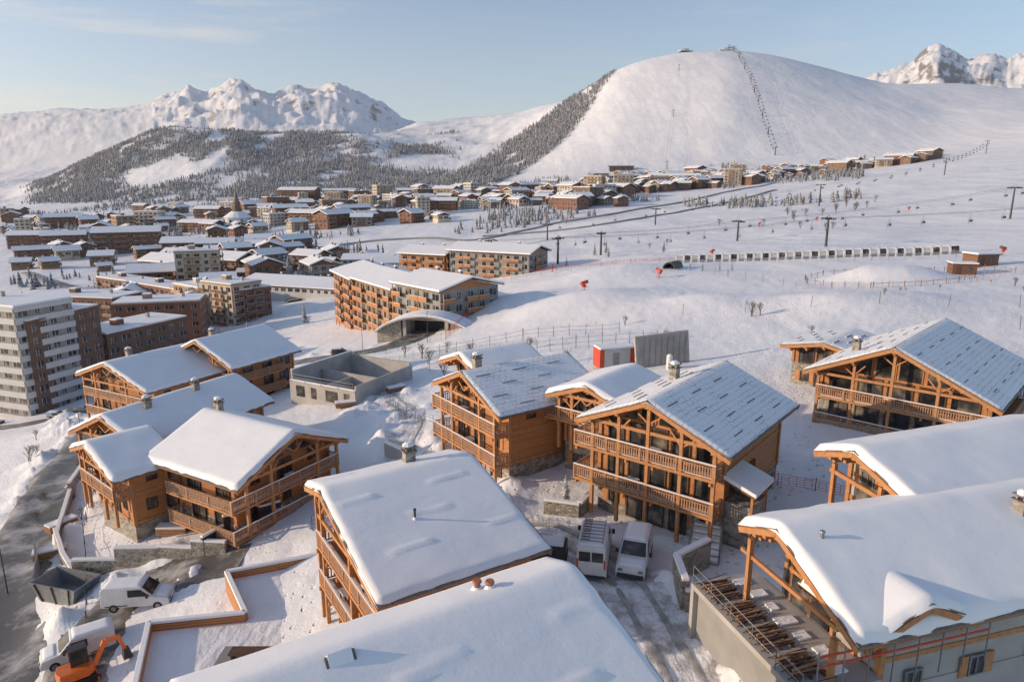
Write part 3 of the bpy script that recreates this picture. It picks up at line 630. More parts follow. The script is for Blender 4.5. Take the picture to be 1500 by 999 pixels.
prf=[(-12,.6)]+[(-12+24*i/16,.6+4.1*math.sin(math.pi*(i/16))**.75) for i in range(1,16)]+[(12,.6)]
for (xa,za),(xb,zb_) in zip(prf,prf[1:]):
    b.prism([(xa,za),(xa,za+.35),(xb,zb_+.35),(xb,zb_)],-1.2,6,concrete); b.prism([(xa,za+.36),(xa,za+.7),(xb,zb_+.7),(xb,zb_+.36)],-1.1,6,snow_roof)
    if xb<-4.7 or xa>4.7: b.prism([(xa,-3),(xa,za),(xb,zb_),(xb,-3)],.2,6,stone)
b.box(-4.7,4.7,.3,5.9,3.8,4.1,concrete)
b.obj('road_underpass',None,(-20,154,gz(-20,155)-.3),R_(-12))
VC=[]
for i,(w,d,h,a,c) in enumerate([(13,10,6,wood_dark,darkwood),(10,9,5.2,tan,wood_dark),(17,12,8,brownr,wood_dark),(12,12,7,redbr,darkwood),(20,12,8.5,wood_dark,redbr),(11,9,5.5,cream,brownr),(15,11,7,stone,wood_dark),(26,12,9,redbr,wood_dark),(14,11,8,wood_dark,brownr)]):
    VC.append(apt(w,d,h,a,c,roof='gable',seed=20+i,bm=c))
VA=[apt(20,11,12,whiter,cream,seed=31),apt(17,12,17,cream,tan,seed=32),apt(26,12,11,tan,redbr,seed=33,bm=redbr),apt(22,12,13,brownr,redbr,seed=34),apt(22,12,11,cream,brownr,seed=35,roof='gable'),apt(34,13,12,wood_dark,redbr,seed=36,roof='gable')]
placed=[]
def ok(x,y,r):
    for (px,py,pr) in placed:
        if (px-x)**2+(py-y)**2<(r+pr)**2: return False
    return True
roads=[[(-91,282),(-125,380),(-131,470),(-100,500),(-60,490),(-22,450),(25,518),(84,572),(205,700),(300,800)],[(-120,300),(-200,330),(-300,420)],[(-135,480),(-240,560),(-330,620)]]
for r in roads:
    for (x0,y0),(x1,y1) in zip(r,r[1:]):
        n=int(math.hypot(x1-x0,y1-y0)/8)+1
        for i in range(n): placed.append((x0+(x1-x0)*i/n,y0+(y1-y0)*i/n,4.))
placed+=[(-92,300,27),(-48,340,20),(-70,370,20),(-285,720,30),(-22,258,20)]
def scatter(n,a0,a1,y0,y1,pa,cond=None,sc=1.):
    k=0;t=0
    while k<n and t<n*30:
        t+=1; a=random.uniform(a0,a1); y=math.sqrt(random.uniform(y0*y0,y1*y1)); x=a*y
        if cond and not cond(a,y): continue
        if float(fbm(np.array([x/110.]),np.array([y/110.]),2,19)[0])<.42: continue
        ap=random.random()<pa; r=(12.5 if ap else 8.5)
        if not ok(x,y,r): continue
        placed.append((x,y,r)); k+=1
        me_=random.choice(VA if ap else VC); rz=random.choice((20,35,50,110,125,-15))+random.uniform(-12,12)
        place('apartment_building' if ap else 'village_chalet',me_,x,y,rz,random.choice((.75,.9,1.,1.15,1.3))*sc,-.3)
scatter(75,-.74,-.42,345,980,.15)
scatter(20,-.62,-.42,245,340,.15)
scatter(34,-.50,-.24,330,520,.25)
scatter(150,-.42,-.02,520,1080,.3,cond=lambda a,y: y<1080-abs(a+.15)*300)
scatter(75,-.05,.16,640,1030,.4)
scatter(95,.10,.36,820,1090,.2)
scatter(110,.33,.60,895,1080,.03,sc=1.)
scatter(10,-.25,-.12,380,480,.3)
b=MB(); b.cyl((0,0,-3),(0,0,7),13,13,14,whiter); b.cyl((0,0,7),(0,0,13),14.5,6,14,snow_roof); b.cyl((0,0,13),(0,0,22),5,3,10,brownr); b.cyl((0,0,22),(0,0,34),3.6,.2,10,slate)
for i in range(7): b.box(13*math.cos(i*.9)-.8,13*math.cos(i*.9)+.8,13*math.sin(i*.9)-.8,13*math.sin(i*.9)+.8,1,5,glass)
place('church',b.mesh('church'),-285,720)
hot=apt(55,18,20,redbr,brownr,seed=41,bm=redbr,roof='gable'); place('hotel',hot,-300,985,-10); place('hotel',hot,-250,1010,10,.8)
b=MB(); b.box(-16,16,-8,8,-6,7,brownr); b.box(-18,18,-9,9,7,8,snow_roof); b.box(-6,6,-7,7,8,12,concrete); b.box(14,24,-6,6,-4,5,concrete_d); b.box(14,24,-6,6,5,6,snow_roof); b.box(-14,14,-8.2,-8,1,5,glass); b.cyl((20,0,5),(20,0,16),.5,.3,6,metal)
sm=b.mesh('summit_station')
for (a,y,rz) in ((.238,1925,10),(.293,1925,-5)): inst('summit_lift_station',sm,(a*y,y,gz(a*y,y)+2),R_(rz))
b=MB(); b.box(-20,20,-6,6,-6,6,brownr); b.box(-22,22,-7,7,6,7,darkwood); b.box(-19,19,-6.1,-6,1,4,glass)
place('mountain_restaurant',b.mesh('mountain_restaurant'),.155*1190,1190,0)
# ---------------------------------------------------------------- vegetation
def tree_arrays(n_t,sides,rs):
    V=[];Fc=[]
    for k in range(n_t):
        z0=.08+.9*k/n_t*.92; z1=min(z0+.42*(1-.35*k/n_t),1.); r=.20*(1-.78*k/n_t)
        o=len(V)
        for i in range(sides):
            a=2*math.pi*(i+.5*(k%2))/sides; rr_=r*rs.uniform(.55,1.35); V.append((rr_*math.cos(a),rr_*math.sin(a),z0+rs.uniform(-.05,.05)))
        V.append((rs.uniform(-.01,.01),rs.uniform(-.01,.01),z1))
        Fc+=[(o+i,o+(i+1)%sides,o+sides) for i in range(sides)]
    return np.array(V),np.array(Fc)
def massforest(name,X,Y,H,mt_,tiers=3,sides=5):
    rs=random.Random(3); T=[tree_arrays(tiers,sides,rs) for _ in range(8)]; VV=[];FF=[];o=0
    Zg=gzv(X,Y); n=len(X); which=rng.integers(0,8,n); rot=rng.uniform(0,6.28,n)
    for k in range(8):
        id_=np.where(which==k)[0]; V,Fc=T[k]; m_=len(id_)
        c,s=np.cos(rot[id_])[:,None],np.sin(rot[id_])[:,None]; h=H[id_][:,None]; wd=(h*rng.uniform(.8,1.4,(m_,1)))
        vx=X[id_][:,None]+wd*(V[:,0]*c-V[:,1]*s); vy=Y[id_][:,None]+wd*(V[:,0]*s+V[:,1]*c); vz=Zg[id_][:,None]-.3+h*V[:,2]
        VV.append(np.stack([vx,vy,vz],-1).reshape(-1,3)); FF.append((Fc[None]+(np.arange(m_)*len(V))[:,None,None]+o).reshape(-1,3)); o+=m_*len(V)
    VV=np.concatenate(VV);FF=np.concatenate(FF).astype(np.int32); me=bpy.data.meshes.new(name)
    me.vertices.add(len(VV)); me.vertices.foreach_set('co',VV.astype(np.float32).ravel()); me.loops.add(FF.size); me.loops.foreach_set('vertex_index',FF.ravel())
    me.polygons.add(len(FF)); me.polygons.foreach_set('loop_start',np.arange(0,FF.size,3,dtype=np.int32)); me.polygons.foreach_set('loop_total',np.full(len(FF),3,np.int32)); me.update(calc_edges=True)
    me.materials.append(mt_); ob=bpy.data.objects.new(name,me); COL.objects.link(ob)
a=rng.uniform(-.72,.16,80000); y=np.sqrt(rng.uniform(1090**2,2080**2,80000)); x=a*y
k=rng.uniform(0,1,80000)<fmask(a,y,x)*.7
x,y=x[k][:27000],y[k][:27000]
massforest('conifer_forest',x,y,rng.uniform(4,11.5,len(x)),conifer)
a=rng.uniform(-.74,.5,14000); y=np.sqrt(rng.uniform(300**2,1180**2,14000)); x=a*y
k=(fbm(x/90,y/90,3,77)>.54)&((a<-.0)|((y>520)))
x,y=x[k],y[k]; kk=np.array([ok(float(p),float(q),1) for p,q in zip(x,y)])
massforest('village_trees',x[kk][:2600],y[kk][:2600],rng.uniform(3,9,min(int(kk.sum()),2600)),conifer,4,6)
def bare(seed,h):
    r=random.Random(seed); b=MB()
    def br_(p,d,l,rad,dep):
        q=p+d*l; b.cyl(p,q,rad,rad*.6,4,bark)
        if dep==0: return
        for _ in range(3 if dep>1 else 4):
            nd=(d+Vector((r.uniform(-.7,.7),r.uniform(-.7,.7),r.uniform(-.1,.5)))).normalized(); br_(p.lerp(q,r.uniform(.5,1)),nd,l*r.uniform(.55,.8),rad*.55,dep-1)
    for _ in range(3): br_(Vector((r.uniform(-.2,.2),r.uniform(-.2,.2),-.2)),Vector((r.uniform(-.3,.3),r.uniform(-.3,.3),1)).normalized(),h*.33,h*.016,4)
    return b.mesh('bare_tree')
BT=[bare(i,5) for i in range(3)]
BP=[(40.2,112.7,.8),(41.8,113,.6),(-3,92,.7),(8,96,.6),(-10,98,.8),(20,118,.5),(95,128,.5),(24,104,.5),(44,98,.4),(-14,110,.7),(150,330,1.3),(160,345,1.2),(170,420,1.5),(182,430,1.5),(190,425,1.4),(205,440,1.5),(212,455,1.4),(215,436,1.6),(226,470,1.4),(165,405,1.4),(240,500,1.5),(120,400,1.3),(-44,64,.4),(-52,70,.5),(-53,78,.5),(-50,66,.4),(-56,84,.6),(-30,128,.7),(-36,134,.8),(250,480,1.4),(256,520,1.5),(270,560,1.5),(-16,118,.8),(-12,121,.6),(-7,112,.7),(3,109,.6),(-20,124,.7),(150,360,1.2),(140,385,1.3),(175,440,1.6),(222,448,1.5),(232,455,1.3),(60,300,.8),(72,320,.9)]
rb=random.Random(4)
BP+=[(-70+rb.uniform(-9,6),100+rb.uniform(-16,18),rb.uniform(.4,.8)) for _ in range(9)]+[(-82+rb.uniform(-12,8),150+rb.uniform(-12,14),rb.uniform(.6,1.1)) for _ in range(8)]+[(rb.uniform(60,120),rb.uniform(110,135),rb.uniform(.2,.4)) for _ in range(8)]
for (x,y,s) in BP: place('bare_tree',random.choice(BT),x,y,random.uniform(0,360),s)
def pine(seed,h,mt_=conifer):
    r=random.Random(seed); b=MB(); b.cyl((0,0,-.3),(0,0,h*.95),h*.02,.01,6,bark)
    n=int(h*60)
    for i in range(n):
        t=(i/n)**.8; z=h*(.1+.88*t); rad=h*.2*(1-t)**.8+.05; a=r.uniform(0,6.28); l=rad*r.uniform(.6,1.1)
        tip=Vector((math.cos(a)*l,math.sin(a)*l,z-l*.25)); base_=Vector((0,0,z+.05)); sd=Vector((-math.sin(a),math.cos(a),0))*l*.28
        mid_=base_.lerp(tip,.6); b.add([base_,mid_+sd,tip,mid_-sd],[(0,1,2,3)],mt_ if r.random()<.62 else snow_roof)
    return b.mesh('pine_tree')
PT=[pine(i,h) for i,h in enumerate((3.2,4.5,6))]
for (x,y,i,s) in [(4.2,49.5,0,.9),(37,262,1,1),(39,284,2,1),(45,192,0,.8),(52,186,0,.8),(56,184,0,.9),(59,183,0,.8),(49,188,0,.6),(-6,74,0,.7),(34,282,2,.9),(58,262,2,.8),(20,250,1,.8),(-74,128,2,1),(-68,133,1,1),(-90,205,2,1.2),(-84,212,2,1.1),(-70,226,2,1.2)]: place('pine_tree',PT[i],x,y,0,s)
# ---------------------------------------------------------------- ski lifts
def pylon(h,w=5.,r=.5):
    b=MB(); b.cyl((0,0,-2),(0,0,h),r,r*.68,10,dmetal); b.beam((-w/2,0,h),(w/2,0,h),.4,.5,dmetal); b.beam((-.9,0,h+.6),(.9,0,h+.6),.12,.12,metal)
    for sx in (-1,1):
        b.beam((sx*w/2,-1.8,h-.35),(sx*w/2,1.8,h-.35),.15,.25,dmetal)
        for k in range(6): b.cyl((sx*w/2-.12,-1.6+k*.64,h-.1),(sx*w/2+.12,-1.6+k*.64,h-.1),.22,.22,8,rubber)
        b.beam((sx*w/2*.9,0,h+.2),(sx*.3,0,h+1.1),.1,.1,metal)
    b.box(-.35,.35,-.35,.35,-2,.5,concrete)
    return b.mesh('pylon')
b=MB(); b.cyl((0,0,0),(0,0,-1.8),.04,.04,5,dmetal); b.cyl((-.8,0,-1.9),(-.8,0,-3.1),.05,.05,5,dmetal); b.cyl((.8,0,-1.9),(.8,0,-3.1),.05,.05,5,dmetal); b.beam((-.85,0,-1.85),(.85,0,-1.85),.07,.07,dmetal)
b.box(-.85,.85,-.2,.35,-3.15,-3.0,dmetal); b.box(-.85,.85,.3,.42,-3.0,-2.35,dmetal); b.beam((-.8,-.35,-2.65),(.8,-.35,-2.65),.06,.06,dmetal); b.beam((-.6,-.4,-3.6),(.6,-.4,-3.6),.06,.06,dmetal); b.beam((0,-.2,-3.1),(0,-.4,-3.6),.05,.05,dmetal)
chair=b.mesh('chair')
PY={}
def lift(pts,w=5.,gsp=38,g=True,cr=.04,cs=1.,pr_=.5):
    cab=[]
    for i,(x,y,h) in enumerate(pts):
        x2,y2,_=pts[min(i+1,len(pts)-1)]; x1,y1,_=pts[max(i-1,0)]; an=math.atan2(y2-y1,x2-x1)-math.pi/2
        if (h,w,pr_) not in PY: PY[(h,w,pr_)]=pylon(h,w,pr_)
        z=gz(x,y); inst('ski_lift_pylon',PY[(h,w,pr_)],(x,y,z),an); cab.append((Vector((x,y,z+h)),Vector((math.cos(an),math.sin(an),0))))
    b=MB()
    for (p,s1),(q,s2) in zip(cab,cab[1:]):
        L=(q-p).length; n=max(int(L/12),2); an=math.atan2(q.y-p.y,q.x-p.x)-math.pi/2
        for sg in (-1,1):
            A=p+s1*sg*w/2; B=q+s2*sg*w/2; pr=None
            for i in range(n+1):
                t=i/n; c=A.lerp(B,t); c.z-=4*t*(1-t)*min(L*.012,3); 
                if pr: b.cyl(pr,c,cr,cr,4,dmetal)
                pr=c
            if g:
                m_=int(L/gsp)
                for i in range(m_):
                    t=(i+.5+.25*sg)/m_; c=A.lerp(B,t); c.z-=4*t*(1-t)*min(L*.012,3); inst('lift_chair',chair,c,an+random.uniform(-.15,.15),(cs,cs,cs))
    b.obj('lift_cable')
lift([(-34,296,9),(17.7,264,10),(112,245,10),(215,232,11),(300,222,11)],gsp=24)
lift([(-10,330,9),(36.4,281,9),(102.5,313,9),(243,338,15),(360,362,14)],gsp=26)
lift([(20,390,9),(89.7,433,10),(218,494,15),(400,650,15),(619,924,16)],gsp=30)
lift([(.372*1210,1210,13),(.36*1290,1290,13),(.35*1360,1360,13),(.343*1420,1420,13),(.336*1480,1480,13),(.33*1550,1550,13),(.32*1620,1620,13),(.312*1700,1700,13),(.304*1780,1780,13),(.297*1860,1860,13)],w=7.,gsp=16,cr=.12,cs=1.5,pr_=.9)
lift([(.22*1180,1180,12),(.225*1400,1400,12),(.23*1650,1650,12),(.235*1905,1905,12)],gsp=60,g=False,cr=.08,pr_=.7)
b=MB(); p0=Vector((52,216.5,0)); p1=Vector((128,197,0)); L=(p1-p0).length; d=(p1-p0)/L; sd=Vector((-d.y,d.x,0)); n=34
arc=[(math.cos(math.pi*i/8)*1.7,math.sin(math.pi*i/8)*2.5) for i in range(9)]
def ring(t): 
    c=p0.lerp(p1,t); z=gz(c.x,c.y); return [c+sd*x+Vector((0,0,z-.1+h)) for x,h in arc]
for i in range(n):
    A=ring(i/n);B=ring((i+1)/n)
    for k in range(8): b.add([A[k],B[k],B[k+1],A[k+1]],[(0,1,2,3)],(glass if i%2 else frost) if k in (1,2,5,6) else (snow_roof if k in (3,4) else metal))
    for k in range(8): b.beam(A[k]*1.0+Vector((0,0,.03)),A[k+1]+Vector((0,0,.03)),.6,.16,whitep)
b.obj('covered_conveyor_lift')
b=MB()
for i in range(10):
    a0=math.pi*i/10;a1=math.pi*(i+1)/10
    b.prism([(math.cos(a0)*1.6,math.sin(a0)*1.6),(math.cos(a0)*1.85,math.sin(a0)*1.85),(math.cos(a1)*1.85,math.sin(a1)*1.85),(math.cos(a1)*1.6,math.sin(a1)*1.6)],-3,3,dmetal)
b.box(-1.55,1.55,2,2.1,-.5,1.4,dmetal); place('snow_tunnel',b.mesh('snow_tunnel'),45.3,192,-35)
b=MB(); b.box(-2.6,2.6,-2,2,-1,2.5,wood_dark); b.box(-2.9,2.9,-2.3,2.3,2.5,2.65,darkwood); b.box(-2.8,2.8,-2.2,2.2,2.65,2.95,snow_roof); b.box(-1.8,-.8,-2.05,-2,0,2,darkwood); b.box(.3,1.6,-2.05,-2,.9,1.9,glass)
sh=b.mesh('shed'); place('wooden_shed',sh,98.7,149.5,-15,.9); place('wooden_shed',sh,111.5,162.7,10,1.1)
b=MB(); b.cyl((0,0,-.5),(0,0,1.8),.12,.1,8,metal)
for a_ in (0,2.1,4.2): b.beam((0,0,.6),(math.cos(a_)*1.1,math.sin(a_)*1.1,0),.1,.1,red)
b.cyl((-.9,0,2.0),(.9,0,2.5),.55,.42,14,red); b.cyl((.9,0,2.5),(1.0,0,2.53),.47,.47,14,dmetal); b.box(-.5,.5,-.3,.3,1.1,1.7,red)
cn=b.mesh('snow_cannon')
for (x,y,r) in ((16.7,156.9,30),(38.5,178,120),(130.3,182,200),(66,226,40),(14,236,90),(240,420,0),(176,400,30),(136,380,30)): place('snow_cannon',cn,x,y,r,.9)
# ---------------------------------------------------------------- fences
def fence(name,pts,h,sp,post,net=None,rails=(),pr=.03,lean=0):
    b=MB()
    for (x0,y0),(x1,y1) in zip(pts,pts[1:]):
        L=math.hypot(x1-x0,y1-y0); n=max(int(L/sp),1); prev=None
        for i in range(n+1):
            x=x0+(x1-x0)*i/n; y=y0+(y1-y0)*i/n; z=gz(x,y); b.cyl((x,y,z-.3),(x+random.uniform(-lean,lean),y,z+h),pr,pr,5,post)
            if prev:
                for r in rails: b.cyl((prev[0],prev[1],prev[2]+r),(x,y,z+r),pr*.5,pr*.5,4,post)
                if net:
                    for k in range(5): b.beam((prev[0],prev[1],prev[2]+.15+k*(h-.3)/4),(x,y,z+.15+k*(h-.3)/4),.015,.03,net)
                    m_=max(int(L/n/.5),1)
                    for k in range(m_):
                        t=(k+.5)/m_; cx=prev[0]+(x-prev[0])*t; cy=prev[1]+(y-prev[1])*t; cz=prev[2]+(z-prev[2])*t; b.beam((cx,cy,cz+.15),(cx,cy,cz+h-.15),.03,.015,net)
            prev=(x,y,z)
    return b.obj(name)
fence('red_safety_net',[(-14,140),(-11,160),(-9,185),(-10,215),(-8,240)],2.2,4,dmetal,red)
fence('red_safety_net',[(60,222),(20,242),(-2,250)],1.2,4,dmetal,red)
fence('orange_site_fence',[(12,52),(19,52.5),(24,50),(27,47)],1.1,2.5,red,red)
fence('post_and_wire_fence',[(-13,104),(-2,106),(10,104),(22,101)],2.2,1.9,darkwood,None,(1.,1.8),.04,.1)
fence('post_and_wire_fence',[(-16,118),(2,120),(18,112)],2.,2.6,darkwood,None,(.9,1.6),.04,.1)
fence('green_site_fence',[(-25,118),(-10,116),(4,112)],1.4,2.4,metal,netting)
fence('green_site_fence',[(-36,138),(-26,137),(-15,142)],1.6,2.4,metal,netting)
fence('post_and_wire_fence',[(60,143),(72,136),(92,136),(108,146),(104,160)],1.4,2.2,beam_old,None,(.9,),.05,.15)
fence('park_ring_fence',[(82+17*math.cos(t*.52),149+14*math.sin(t*.52)) for t in range(13)],1.3,2.2,darkwood,None,(.9,),.05,.1)
fence('marker_poles',[(30,118),(60,110),(90,104)],2.0,9,darkwood,None,(),.04,.2)
fence('marker_poles',[(60,150),(54,170),(46,200)],2.0,6,darkwood,None,(),.04,.2)
fence('marker_poles',[(70,205),(100,190),(130,186)],1.4,4,darkwood,None,(1.2,),.04,.1)
fence('marker_poles',[(-5,230),(40,230),(60,210)],1.6,5,darkwood,None,(1.2,),.04,.1)
fence('marker_poles',[(70,92),(95,98),(125,110)],2.0,4,darkwood,None,(),.04,.2)
fence('roadside_fence',[(-29,40),(-36,52),(-42,61),(-48,74),(-54,90)],1.1,2.2,dmetal,None,(.5,.95),.04)
fence('metal_railing',[(-9,74),(-14,80),(-16,86)],1.2,1.6,dmetal,None,(.4,.8,1.15),.03)
fence('metal_railing',[(-17,53),(-13.5,57),(-12,62)],1.2,1.6,dmetal,None,(.4,.8,1.15),.03)
def wall(name,pts,h,th,mt_,z=None,drop=2.):
    b=MB()
    for (x0,y0),(x1,y1) in zip(pts,pts[1:]):
        L=math.hypot(x1-x0,y1-y0); n=max(int(L/3),1)
        for i in range(n):
            ax=x0+(x1-x0)*i/n; ay=y0+(y1-y0)*i/n; bx_=x0+(x1-x0)*(i+1)/n; by_=y0+(y1-y0)*(i+1)/n
            zt=(z if z is not None else max(gz(ax,ay),gz(bx_,by_)))+h; hh_=h+drop
            b.beam((ax,ay,zt-hh_/2),(bx_,by_,zt-hh_/2),th,hh_,mt_)
            b.beam((ax,ay,zt+.1),(bx_,by_,zt+.1),th*.96,.2,snow_roof)
    return b.obj(name,bevel=.03)
wall('stone_retaining_wall',[(-44,60),(-40,55),(-37.3,52.2),(-30,52.5),(-24,52)],.9,.4,stone)
wall('stone_retaining_wall',[(-44,60),(-49,70),(-53,82)],.9,.4,stone)
wall('stone_retaining_wall',[(13,41),(10.4,39),(10.3,36.2),(11.4,36)],1.2,.45,stone)
wall('stone_retaining_wall',[(2.5,49),(5.2,48.2),(6.2,50)],1.,.45,stone)
wall('stone_retaining_wall',[(-13,66),(-9,62),(-7,58)],1.,.4,concrete)
wall('stone_retaining_wall',[(-21,57),(-25,54),(-26,52)],1.4,.3,dmetal)
zt0=-4.1
wall('timber_terrace_wall',[(-14.5,49),(-21.5,46.2),(-18.2,41.2),(-24.2,40.1),(-21.5,33)],.55,.35,wood,z=zt0,drop=3.)
b=MB(); b.prismz([(-21.4,46.1),(-18.1,41.1),(-24.1,40.),(-21.4,33),(-14,31),(-12.5,40),(-14.4,48.9)],zt0-3,zt0,snow)
b.box(-18.5,-14.5,36,38.5,zt0,zt0+.03,concrete_d); b.box(-17.6,-15.2,36.8,37.6,zt0+.6,zt0+.7,darkwood); b.box(-17.5,-17.4,36.9,37.5,zt0,zt0+.6,darkwood); b.box(-15.4,-15.3,36.9,37.5,zt0,zt0+.6,darkwood)
b.obj('snowy_terrace')
e=empty('building_under_construction',(-26.5,91,0),R_(-28)); zc=gz(-27,92)
b=MB()
b.box(-6,6,0,.3,zc-3,zc+3.0,concrete); b.box(-6,-5.7,.3,13,zc-3,zc+4.4,concrete); b.box(5.7,6,.3,13,zc-3,zc+3.6,concrete); b.box(-5.7,5.7,12.7,13,zc-3,zc+4.0,concrete); b.box(-5.7,5.7,6,6.3,zc-3,zc+3.2,concrete); b.box(0,.3,.3,6,zc-3,zc+2.8,concrete)
b.box(-5.7,5.7,.3,12.7,zc+.3,zc+.6,concrete); b.obj('concrete_walls',e)
b=MB(); b.box(-5.6,5.6,.4,5.9,zc+.6,zc+.85,snow_roof); b.box(-5.6,5.6,6.4,12.6,zc+.6,zc+.9,snow_roof); b.box(-6,6,.02,.28,zc+3.0,zc+3.12,snow_roof); b.box(-5.98,-5.72,.3,13,zc+4.4,zc+4.5,snow_roof); b.obj('slab_snow',e)
b=MB()
for x,w_ in ((-4.,1.6),(-1.5,1.),(1.8,2.2),(4.5,1.)): b.box(x-w_/2,x+w_/2,-.03,.0,zc+.8,zc+2.4,glass)
for x in (-5.8,-3,0,3,5.8): b.cyl((x,-.1,zc+2.8),(x,-.1,zc+4.1),.03,.03,5,metal)
b.cyl((-5.8,-.1,zc+4.),(5.8,-.1,zc+4.),.03,.03,5,metal); b.cyl((-5.8,-.1,zc+3.5),(5.8,-.1,zc+3.5),.03,.03,5,metal)
for k in range(12): b.box(-5+k*.2,-4.9+k*.2,8,11,zc+.9,zc+1.05+.1*(k%3),beam_old)
for k in range(5): b.cyl((3+k*.3,8,zc+1.),(3.2+k*.3,11.5,zc+1.05),.06,.06,6,dmetal)
b.obj('openings_and_guardrail',e)
b=MB(); b.beam((16.5,88.3,2.2),(23.8,89.4,2.9),.5,6.0,concrete)
for i in range(9):
    t=(i+.3)/9; x=16.5+7.3*t; y=88.3+1.1*t-.28; b.box(x-.05,x+.05,y-.1,y,-.5,5+.8*t,concrete_d)
b.obj('concrete_retaining_wall')
b=MB(); b.box(-2.5,2.5,-1.2,1.2,0,2.6,whiter); b.box(-2.55,-1.9,-1.25,1.25,0,2.65,red); b.box(1.9,2.55,-1.25,1.25,0,2.65,red); b.box(-.6,.3,-1.24,-1.2,.1,2.1,metal); b.box(-2.5,2.5,-1.2,1.2,2.65,2.9,snow_roof)
place('site_container',b.mesh('site_container'),14,91,15)
b=MB(); b.cyl((0,0,0),(0,0,1.8),.4,.4,10,whitep); b.cyl((0,0,1.8),(0,0,2.),.38,.2,10,snow_roof); place('water_tank',b.mesh('tank'),20.5,86,0)
b=MB()
for i in range(10): b.box(-1.,1.,i*.5,i*.5+.55,-2,.25*i+.2,concrete); b.box(-.9,.9,i*.5+.04,i*.5+.5,.25*i+.2,.25*i+.34,snow_roof)
for sx in (-1,1):
    for i in range(0,10,3): b.cyl((sx,i*.5+.2,.25*i),(sx,i*.5+.2,.25*i+1.3),.05,.05,6,metal)
    b.cyl((sx,.2,1.25),(sx,4.7,3.5),.05,.05,6,metal)
b.obj('outdoor_staircase',None,(12.8,41.2,gz(12.8,41.2)),R_(-20))
b=MB()
for k in range(4):
    for j in range(6): b.box(-1.5,1.5,-.6+j*.2,-.45+j*.2,.1+k*.18,.22+k*.18,beam_old if (j+k)%3 else wood)
b.box(-1.5,1.5,-.6,.55,.82,.98,snow_roof); b.box(-1.2,-1.1,-.6,.6,0,.1,darkwood); b.box(1.1,1.2,-.6,.6,0,.1,darkwood)
ts=b.mesh('timber_stack')
for (x,y,r) in ((-43,57.5,30),(-45.5,63,60),(12.8,27.5,70),(-31,57,0),(-22.5,88,20),(-16.5,93,40),(16,52,30)): place('timber_stack',ts,x,y,r,.9)
